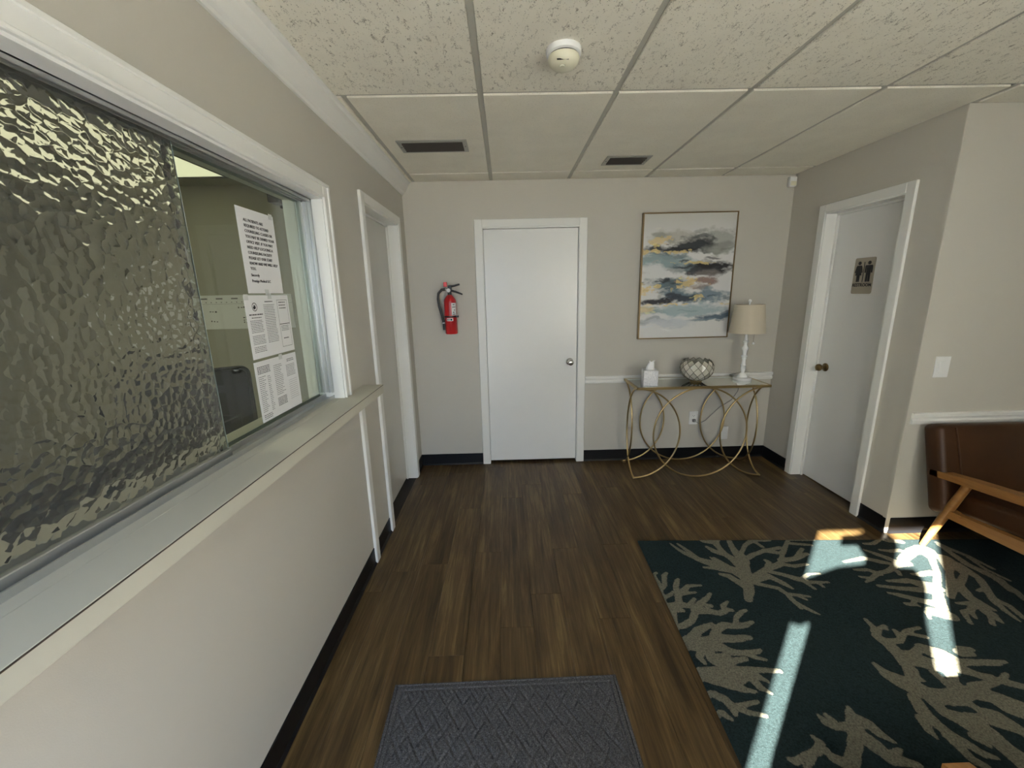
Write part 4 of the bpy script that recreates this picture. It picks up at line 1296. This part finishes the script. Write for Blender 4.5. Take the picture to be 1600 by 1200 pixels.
for yy in (-td, td):
    fn = lambda x_, z_, yy=yy: (x_, yy, z_)
    MB().tube(arc(0, zc, R_, R_, 0, 360 - 360 / 64, 63, fn), tr_, 10, closed=True).build('ring', 'gold', tb, smooth=True)
    MB().tube(arc(-tw, zc, R_ * .95, R_, -90, 90, 36, fn), tr_, 10).build('half_ring', 'gold', tb, smooth=True)
    MB().tube(arc(tw, zc, R_ * .95, R_, 90, 270, 36, fn), tr_, 10).build('half_ring', 'gold', tb, smooth=True)
for xx in (-tw, tw):
    fn = lambda y_, z_, xx=xx: (xx, y_, z_)
    MB().tube(arc(-td, zc, .245, R_, -90, 90, 36, fn), tr_, 10).build('side_half_ring', 'gold', tb, smooth=True)
    MB().tube(arc(td, zc, .245, R_, 90, 270, 36, fn), tr_, 10).build('side_half_ring', 'gold', tb, smooth=True)
    for yy in (-td, td):
        MB().lathe([(.001, 0), (.006, .001), (.009, .005), (.008, .010), (.004, .014), (.001, .016)], 14, xx, yy, 0).build('foot', 'gold', tb, smooth=True)

# ------------------------------------------------------------------ capiz bowl
bp = un(2, TZ, 1088, 598)
bwl = empty('shell_bowl', (bp.x + .02, -.215, TZ), label='round bowl of grey shell panes in a dark wire lattice on a gold foot', cat='bowl')
MB().lathe([(.001, 0), (.046, 0), (.048, .004), (.046, .008), (.042, .013), (.045, .018), (.040, .022), (.001, .022)], 32).build('foot_ring', 'gold', bwl, smooth=True)
m = mat('capiz shell', (.44, .42, .36), .18)
bsdf(m).inputs['Coat Weight'].default_value = .6
oi = nd(m, 'ShaderNodeObjectInfo'); ramp(m, oi, 'Random', [(0, (.42, .40, .33)), (.6, (.55, .53, .45)), (1, (.68, .65, .58))])
MT['capiz'] = m
MT['wire'] = mat('dark bronze wire', (.045, .040, .030), .45, .6)
BR, BZ, BH_ = .130, .112, .106
NA = 13
lat = [-72, -50, -29, -9, 10, 28, 44]
def bpt(i, k):          # lattice node row i, half index offset
    la = math.radians(lat[i]); r = BR * math.cos(la); a = 2 * math.pi * (k + .5 * (i % 2)) / NA
    return Vector((r * math.cos(a), r * math.sin(a), BZ + BH_ * math.sin(la)))
for i in range(len(lat) - 2):
    off = 0 if i % 2 == 0 else 0
    k0 = 0
    A = bpt(i, k0)
    if i % 2 == 0:
        Bl, Br = bpt(i + 1, k0 - 1), bpt(i + 1, k0)
    else:
        Bl, Br = bpt(i + 1, k0), bpt(i + 1, k0 + 1)
    T_ = bpt(i + 2, k0)
    b = MB()
    cen = (A + Bl + Br + T_) / 4; nn = Vector((cen.x, cen.y, cen.z - BZ)).normalized()
    sh_ = [cen + (q - cen) * .97 for q in (A, Br, T_, Bl)]
    o_ = [q + nn * .0005 for q in sh_]; i_ = [q - nn * .0012 for q in sh_]
    b.quad(o_); b.quad(i_[::-1])
    for e in range(4):
        b.quad([o_[e], i_[e], i_[(e + 1) % 4], o_[(e + 1) % 4]])
    me = b.mesh('shell_pane', 'capiz')
    for k in range(NA):
        inst('shell_pane', me, (0, 0, 0), bwl, 2 * math.pi * k / NA)
b = MB()
for i in range(len(lat) - 1):
    for k in range(NA):
        A = bpt(i, k)
        nb = (k - 1, k) if i % 2 == 0 else (k, k + 1)
        for kk in nb:
            B_ = bpt(i + 1, kk)
            mid = (A + B_) / 2; md = Vector((mid.x, mid.y, mid.z - BZ)); mid = mid + md.normalized() * .0025
            b.tube([A, mid, B_], .0013, 5, caps=False)
b.build('wire_lattice', 'wire', bwl)
MB().lathe([(.001, .018), (.038, .020), (.040, .024), (.001, .024)], 24).build('base_plate', 'wire', bwl, smooth=True)

# ------------------------------------------------------------------ tissue box
tp = un(2, TZ, 1015, 602)
tbx = empty('tissue_box', (tp.x + .005, -.295, TZ), math.radians(-9), label='cube tissue box with grey floral print on the console table', cat='tissue box')
m = mat('floral print card', (.8, .8, .82), .5)
n1 = noise(m, 75, 2, .5, dist=2.5)
ramp(m, n1, 'Fac', [(.42, (.84, .84, .86)), (.49, (.60, .62, .66)), (.53, (.26, .28, .33)), (.57, (.80, .80, .82))])
MT['floral'] = m
m = mat('taupe print card', (.42, .38, .34), .5)
n1 = noise(m, 60, 2, .5, dist=1.5)
ramp(m, n1, 'Fac', [(.4, (.36, .33, .29)), (.55, (.62, .60, .56)), (.65, (.40, .37, .33))])
MT['floral2'] = m
a = .056
b = MB().box(-a, a, -a, a, 0, .125, .002, 1)
o = b.build('carton', 'floral', tbx)
o.data.materials.append(MT['floral2'])
for p in o.data.polygons:
    if p.normal.x > .5: p.material_index = 1
MB().lathe([(.030, 0), (.036, 0), (.036, .0012), (.030, .0012)], 24, 0, 0, .125).build('opening_rim', 'paper', tbx)
b = MB()
R2 = np.random.default_rng(5)
ring = []
nn_ = 20
lv = [(.034, .1255, .10), (.030, .145, .30), (.022, .165, .45), (.016, .182, .5), (.020, .192, .6)]
rg = []
for r, z, w_ in lv:
    rg.append([b.bm.verts.new(((r * (1 + w_ * math.sin(3 * t + z * 40) * .5)) * math.cos(t) + (z - .125) * .15, (r * .55 * (1 + w_ * math.cos(2 * t))) * math.sin(t), z + .010 * w_ * math.sin(2 * t + 1) * (z > .15))) for t in [2 * math.pi * k / nn_ for k in range(nn_)]])
for A, B in zip(rg, rg[1:]):
    for k in range(nn_): b.bm.faces.new((A[k], A[(k + 1) % nn_], B[(k + 1) % nn_], B[k]))
b.build('tissue', 'tissue', tbx, smooth=True)

# ------------------------------------------------------------------ table lamp
lp = un(2, TZ, 1159, 592)
LX, LY = 2.752, -.20
lamp = empty('table_lamp', (LX, LY, TZ), label='white turned table lamp with a beige linen shade on the console table', cat='lamp')
pr = [(.001, 0), (.068, 0), (.070, .004), (.070, .018), (.064, .022), (.040, .024), (.036, .034), (.030, .050), (.022, .056), (.015, .062), (.014, .072), (.018, .080), (.019, .100), (.017, .118), (.022, .122), (.022, .128), (.016, .134), (.014, .165), (.018, .180), (.018, .190), (.024, .196), (.024, .203), (.015, .210), (.016, .225), (.020, .245), (.026, .256), (.026, .268), (.018, .280), (.013, .292), (.015, .310), (.022, .316), (.022, .322), (.013, .328), (.011, .350), (.008, .40), (.006, .42), (.001, .42)]
MB().lathe(pr, 32).build('turned_base', 'glosswhite', lamp, smooth=True)
b = MB()
r0, r1, z0, z1 = .134, .109, .390, .616
n = 40
def frustum(b, r0, r1, z0, z1, t):
    rings = []
    for r, z in ((r0, z0), (r1, z1), (r1 - t, z1), (r0 - t, z0)):
        rings.append([b.bm.verts.new((r * math.cos(2 * math.pi * k / n), r * math.sin(2 * math.pi * k / n), z)) for k in range(n)])
    for q in range(4):
        A, B = rings[q], rings[(q + 1) % 4]
        for k in range(n): b.bm.faces.new((A[k], A[(k + 1) % n], B[(k + 1) % n], B[k]))
frustum(b, r0, r1, z0, z1, .002)
b.build('lamp_shade', 'shade_fab', lamp, smooth=True)
b = MB(); b.tube([(0, 0, .42), (0, 0, .63)], .004, 8); 
for k in range(3):
    a = 2 * math.pi * k / 3
    b.tube([(0, 0, .612), (.11 * math.cos(a), .11 * math.sin(a), .614)], .002, 6)
b.build('harp', 'nickel', lamp, smooth=True)
MB().lathe([(.001, .62), (.006, .62), (.006, .632), (.010, .634), (.013, .642), (.012, .650), (.006, .656), (.001, .657)], 18).build('finial', 'glosswhite', lamp, smooth=True)
pc = MB().tube([(.045, -.03, .42), (.045, -.03, .315)], .0012, 6).build('pull_chain', 'nickel', lamp)
MB().lathe([(.001, .295), (.007, .298), (.009, .305), (.006, .313), (.001, .316)], 14, .045, -.03).build('pull_knob', 'glosswhite', pc, smooth=True)
# outlets and the cord
def outlet(x, z, w_, h_, label, duplex):
    r = empty('wall_outlet', (x, 0, z), label=label, cat='outlet')
    MB().box(-w_ / 2, w_ / 2, -.006, 0, -h_ / 2, h_ / 2, .002, 2).build('cover_plate', 'plate', r)
    if duplex:
        for s in (-1, 1):
            f_ = MB().prism([(p[0] - .017, p[1] - .014) for p in rrect(.034, .028, .010)], .002, (0, -.006, s * .020), (1, 0, 0), (0, 0, 1)).build('receptacle', 'plate', r)
            for q in (-1, 1):
                MB().box(q * .007 - .0013, q * .007 + .0013, -.0092, -.0078, s * .020 - .002, s * .020 + .007).build('slot', 'ink', f_)
            MB().lathe([(.001, -.0078), (.0028, -.0078), (.0028, -.0092), (.001, -.0092)], 10, 0, 0, s * .020 - .008, 'Y').build('ground_hole', 'ink', f_)
    return r
o1 = [un(1, 0, 1075, 642), un(1, 0, 1091, 663)]
outlet((o1[0].x + o1[1].x) / 2, (o1[0].z + o1[1].z) / 2, .078, .122, 'white duplex outlet with the lamp plugged in, behind the console table', True)
o2 = [un(1, 0, 1123, 666), un(1, 0, 1137, 686)]
outlet((o2[0].x + o2[1].x) / 2, (o2[0].z + o2[1].z) / 2, .078, .122, 'blank white cover plate low on the wall behind the gold rings', False)
ox, oz = (o1[0].x + o1[1].x) / 2, (o1[0].z + o1[1].z) / 2
cb = MB().box(ox - .012, ox + .012, -.032, -.0095, oz - .034, oz - .008, .004)
cable = loc_child(MB().tube([(ox, -.031, oz - .02), (ox + .04, -.036, oz - .045), (ox + .10, -.028, oz - .02), (ox + .22, -.022, oz + .10), (ox + .32, -.020, oz + .16), (ox + .37, -.018, oz + .24), (ox + .40, -.022, oz + .42), (LX - .01, -.026, TZ + .006), (LX, -.06, TZ + .0045), (LX, LY + .071, TZ + .0045)], .0028, 8).build('power_cord', 'cord', None, smooth=True), lamp)
plug = cb.build('plug', 'inkgrey', None)
plug.parent = cable

# light switch plate on the alcove wall
w_a = un(1, YC, 1461, 557); w_b = un(1, YC, 1480, 589)
swp = empty('light_switch', ((w_a.x + w_b.x) / 2, YC, (w_a.z + w_b.z) / 2), label='white light switch plate on the wall above the armchair', cat='switch')
MB().box(-.042, .042, -.006, 0, -.061, .061, .002, 2).build('cover_plate', 'plate', swp)
MB().box(-.0165, .0165, -.0085, -.005, -.033, .033, .001, 1).build('rocker', 'plate', swp)

# ------------------------------------------------------------------ armchairs
def slab(pts_front, width, thick_dir, name, parent, material, bev, seg=4):
    pass
def make_armchair(loc, rz, label):
    """faces local -Y; left side frame at local x = 0"""
    r = empty('armchair', loc, rz, label=label, cat='armchair')
    CW = .74
    # backrest: leaning upholstered slab
    b = bmesh.new(); bmesh.ops.create_cube(b, size=1)
    for v_ in b.verts: v_.co = Vector((v_.co.x * CW, v_.co.y * .105, v_.co.z * .50))
    bmesh.ops.bevel(b, geom=b.edges[:], offset=.03, segments=4, affect='EDGES', profile=.5)
    bmesh.ops.rotate(b, verts=b.verts[:], cent=(0, 0, 0), matrix=Matrix.Rotation(math.radians(-14), 3, 'X'))
    bmesh.ops.translate(b, verts=b.verts[:], vec=(CW / 2, -.115, .495))
    bk = MB().add(b).build('backrest', 'leather', r, smooth=True)
    for xx in (.085, CW - .085):
        pts = []
        for k in range(13):
            t = k / 12; zz = -.235 + .47 * t
            yy = -.0535 - .003 * math.sin(math.pi * t)
            c, s = math.cos(math.radians(-14)), math.sin(math.radians(-14))
            pts.append((xx + .012 * math.sin(math.pi * t), yy * c - zz * s - .115, yy * s + zz * c + .495))
        MB().tube(pts, .0045, 8).build('seam_piping', 'leather', bk, smooth=True)
    # seat cushion
    b = bmesh.new(); bmesh.ops.create_cube(b, size=1)
    for v_ in b.verts: v_.co = Vector((v_.co.x * (CW - .13), v_.co.y * .56, v_.co.z * .125))
    bmesh.ops.bevel(b, geom=b.edges[:], offset=.032, segments=4, affect='EDGES', profile=.5)
    bmesh.ops.rotate(b, verts=b.verts[:], cent=(0, 0, 0), matrix=Matrix.Rotation(math.radians(-6), 3, 'X'))
    bmesh.ops.translate(b, verts=b.verts[:], vec=(CW / 2, -.47, .355))
    MB().add(b).build('seat', 'leather', r, smooth=True)
    for sx, x0 in ((0, .004), (1, CW - .054)):
        x1 = x0 + .05
        # arm
        arm = [(-.100, .452), (-.30, .470), (-.55, .492), (-.70, .500), (-.722, .512), (-.722, .528), (-.70, .536), (-.55, .538), (-.30, .512), (-.100, .485)]
        MB().prism([(p[0], p[1]) for p in arm][::-1], .058, (x0 - .004, 0, 0), (0, 1, 0), (0, 0, 1)).build('armrest', 'oak', r)
        # side rail
        rl = [(-.215, .250), (-.66, .262), (-.66, .325), (-.215, .292)]
        rail_o = MB().prism(rl[::-1], .036, (x0 + .008, 0, 0), (0, 1, 0), (0, 0, 1)).build('side_rail', 'oak', r)
        for yy in (-.29, -.58):
            MB().lathe([(.001, 0), (.008, 0), (.008, .0035), (.001, .0045)] if sx else [(.001, 0), (.008, 0), (.008, -.0035), (.001, -.0045)], 12, x0 + .008 if not sx else x0 + .044, yy, .288, 'X').build('screw_cap', 'oak', rail_o)
        # legs
        MB().tube([(x0 + .024, -.275, .470), (x0 + .022, -.205, .26), (x0 + .012, -.135, .021)], [.019, .022, .014], 12).build('leg', 'oak', r, smooth=True)
        MB().tube([(x0 + .024, -.590, .500), (x0 + .022, -.625, .26), (x0 + .012, -.665, .021)], [.019, .022, .014], 12).build('leg', 'oak', r, smooth=True)
    MB().box(.06, CW - .06, -.655, -.625, .262, .322, .004, 1).build('front_rail', 'oak', r)
    MB().box(.06, CW - .06, -.245, -.215, .245, .292, .004, 1).build('rear_rail', 'oak', r)
    return r
make_armchair((3.200, YC - .022, 0), 0, 'brown leather armchair with oak arms against the wall by the restroom')
make_armchair((2.437, -3.540, 0), math.pi, 'oak-armed leather armchair showing only a rounded arm end over the rug')

# ------------------------------------------------------------------ the photographer behind the camera (casts the shadow on the rug)
def skin_body(name, nodes, edges, material, parent=None):
    me = bpy.data.meshes.new(name)
    me.from_pydata([n_[0] for n_ in nodes], edges, [])
    me.materials.append(MT[material])
    o = bpy.data.objects.new(name, me); COL.objects.link(o)
    md = o.modifiers.new('skin', 'SKIN'); md.use_smooth_shade = True
    for sv, n_ in zip(me.skin_vertices[0].data, nodes):
        sv.radius = (n_[1], n_[2] if len(n_) > 2 else n_[1])
    me.skin_vertices[0].data[0].use_root = True
    ss = o.modifiers.new('sub', 'SUBSURF'); ss.levels = 1; ss.render_levels = 1
    if parent: o.parent = parent
    return o
MT['cloth'] = mat('dark clothes', (.04, .045, .06), .8)
MT['skinm'] = mat('skin', (.45, .27, .19), .5)
px0, py0 = .704, -3.77
N = [((px0 - .01, py0, .92), .25, .18), ((px0, py0, 1.15), .225, .17), ((px0, py0 - .01, 1.38), .215, .15), ((px0, py0 - .01, 1.50), .08, .08), ((px0, py0, 1.58), .060, .060), ((px0, py0 + .01, 1.68), .088, .11), ((px0, py0 + .01, 1.765), .068, .088),
     ((px0 + .17, py0 - .01, 1.47), .075), ((px0 + .20, py0 + .05, 1.22), .048), ((px0 + .20, py0 + .16, 1.34), .042), ((px0 + .15, py0 + .235, 1.455), .034),
     ((px0 - .17, py0 - .01, 1.48), .080), ((px0 - .30, py0 + .14, 1.27), .085), ((px0 - .16, py0 + .20, 1.22), .060), ((px0 - .05, py0 + .22, 1.20), .040),
     ((px0 + .11, py0, .88), .135), ((px0 + .12, py0 + .01, .50), .085), ((px0 + .12, py0 - .02, .10), .050), ((px0 + .13, py0 + .10, .045), .040),
     ((px0 - .13, py0, .78), .165), ((px0 - .13, py0 + .01, .50), .10), ((px0 - .12, py0 - .02, .10), .050), ((px0 - .13, py0 + .10, .045), .040)]
E_ = [(0, 1), (1, 2), (2, 3), (3, 4), (4, 5), (5, 6), (2, 7), (7, 8), (8, 9), (9, 10), (2, 11), (11, 12), (12, 13), (13, 14), (0, 15), (15, 16), (16, 17), (17, 18), (0, 19), (19, 20), (20, 21), (21, 22)]
person = skin_body('person', N, E_, 'cloth')
tag(person, 'person in dark clothes standing in the entrance holding up a phone', 'person')
for hx, hy, hz, sgn in ((px0 + .15, py0 + .235, 1.455, -1), (px0 - .05, py0 + .22, 1.20, 1)):
    HN = [((hx, hy, hz), .026, .018), ((hx + sgn * .012, hy + .015, hz + .045), .030, .015)]
    HE = [(0, 1)]
    for k in range(4):
        base = (hx + sgn * .012 + (k - 1.5) * .017, hy + .018, hz + .062)
        L_ = (.052, .062, .058, .045)[k]
        i0 = len(HN)
        HN += [(base, .0085), ((base[0], base[1] + .016, base[2] + L_ * .5), .0078), ((base[0] + sgn * .006, base[1] + .010, base[2] + L_), .0068)]
        HE += [(1, i0), (i0, i0 + 1), (i0 + 1, i0 + 2)]
    i0 = len(HN)
    HN += [((hx + sgn * .035, hy + .012, hz + .028), .0095), ((hx + sgn * .052, hy + .020, hz + .052), .008)]
    HE += [(0, i0), (i0, i0 + 1)]
    skin_body('hand', HN, HE, 'skinm', person)
ph_ = empty('smartphone', (.797, -3.492, 1.515), label='black smartphone held up by the person in the entrance', cat='phone')
MB().box(-.076, .076, -.004, .004, -.037, .037, .003, 2).build('body', 'black', ph_)
MB().box(-.070, .070, -.0046, -.0041, -.033, .033).build('screen', 'gap', ph_)
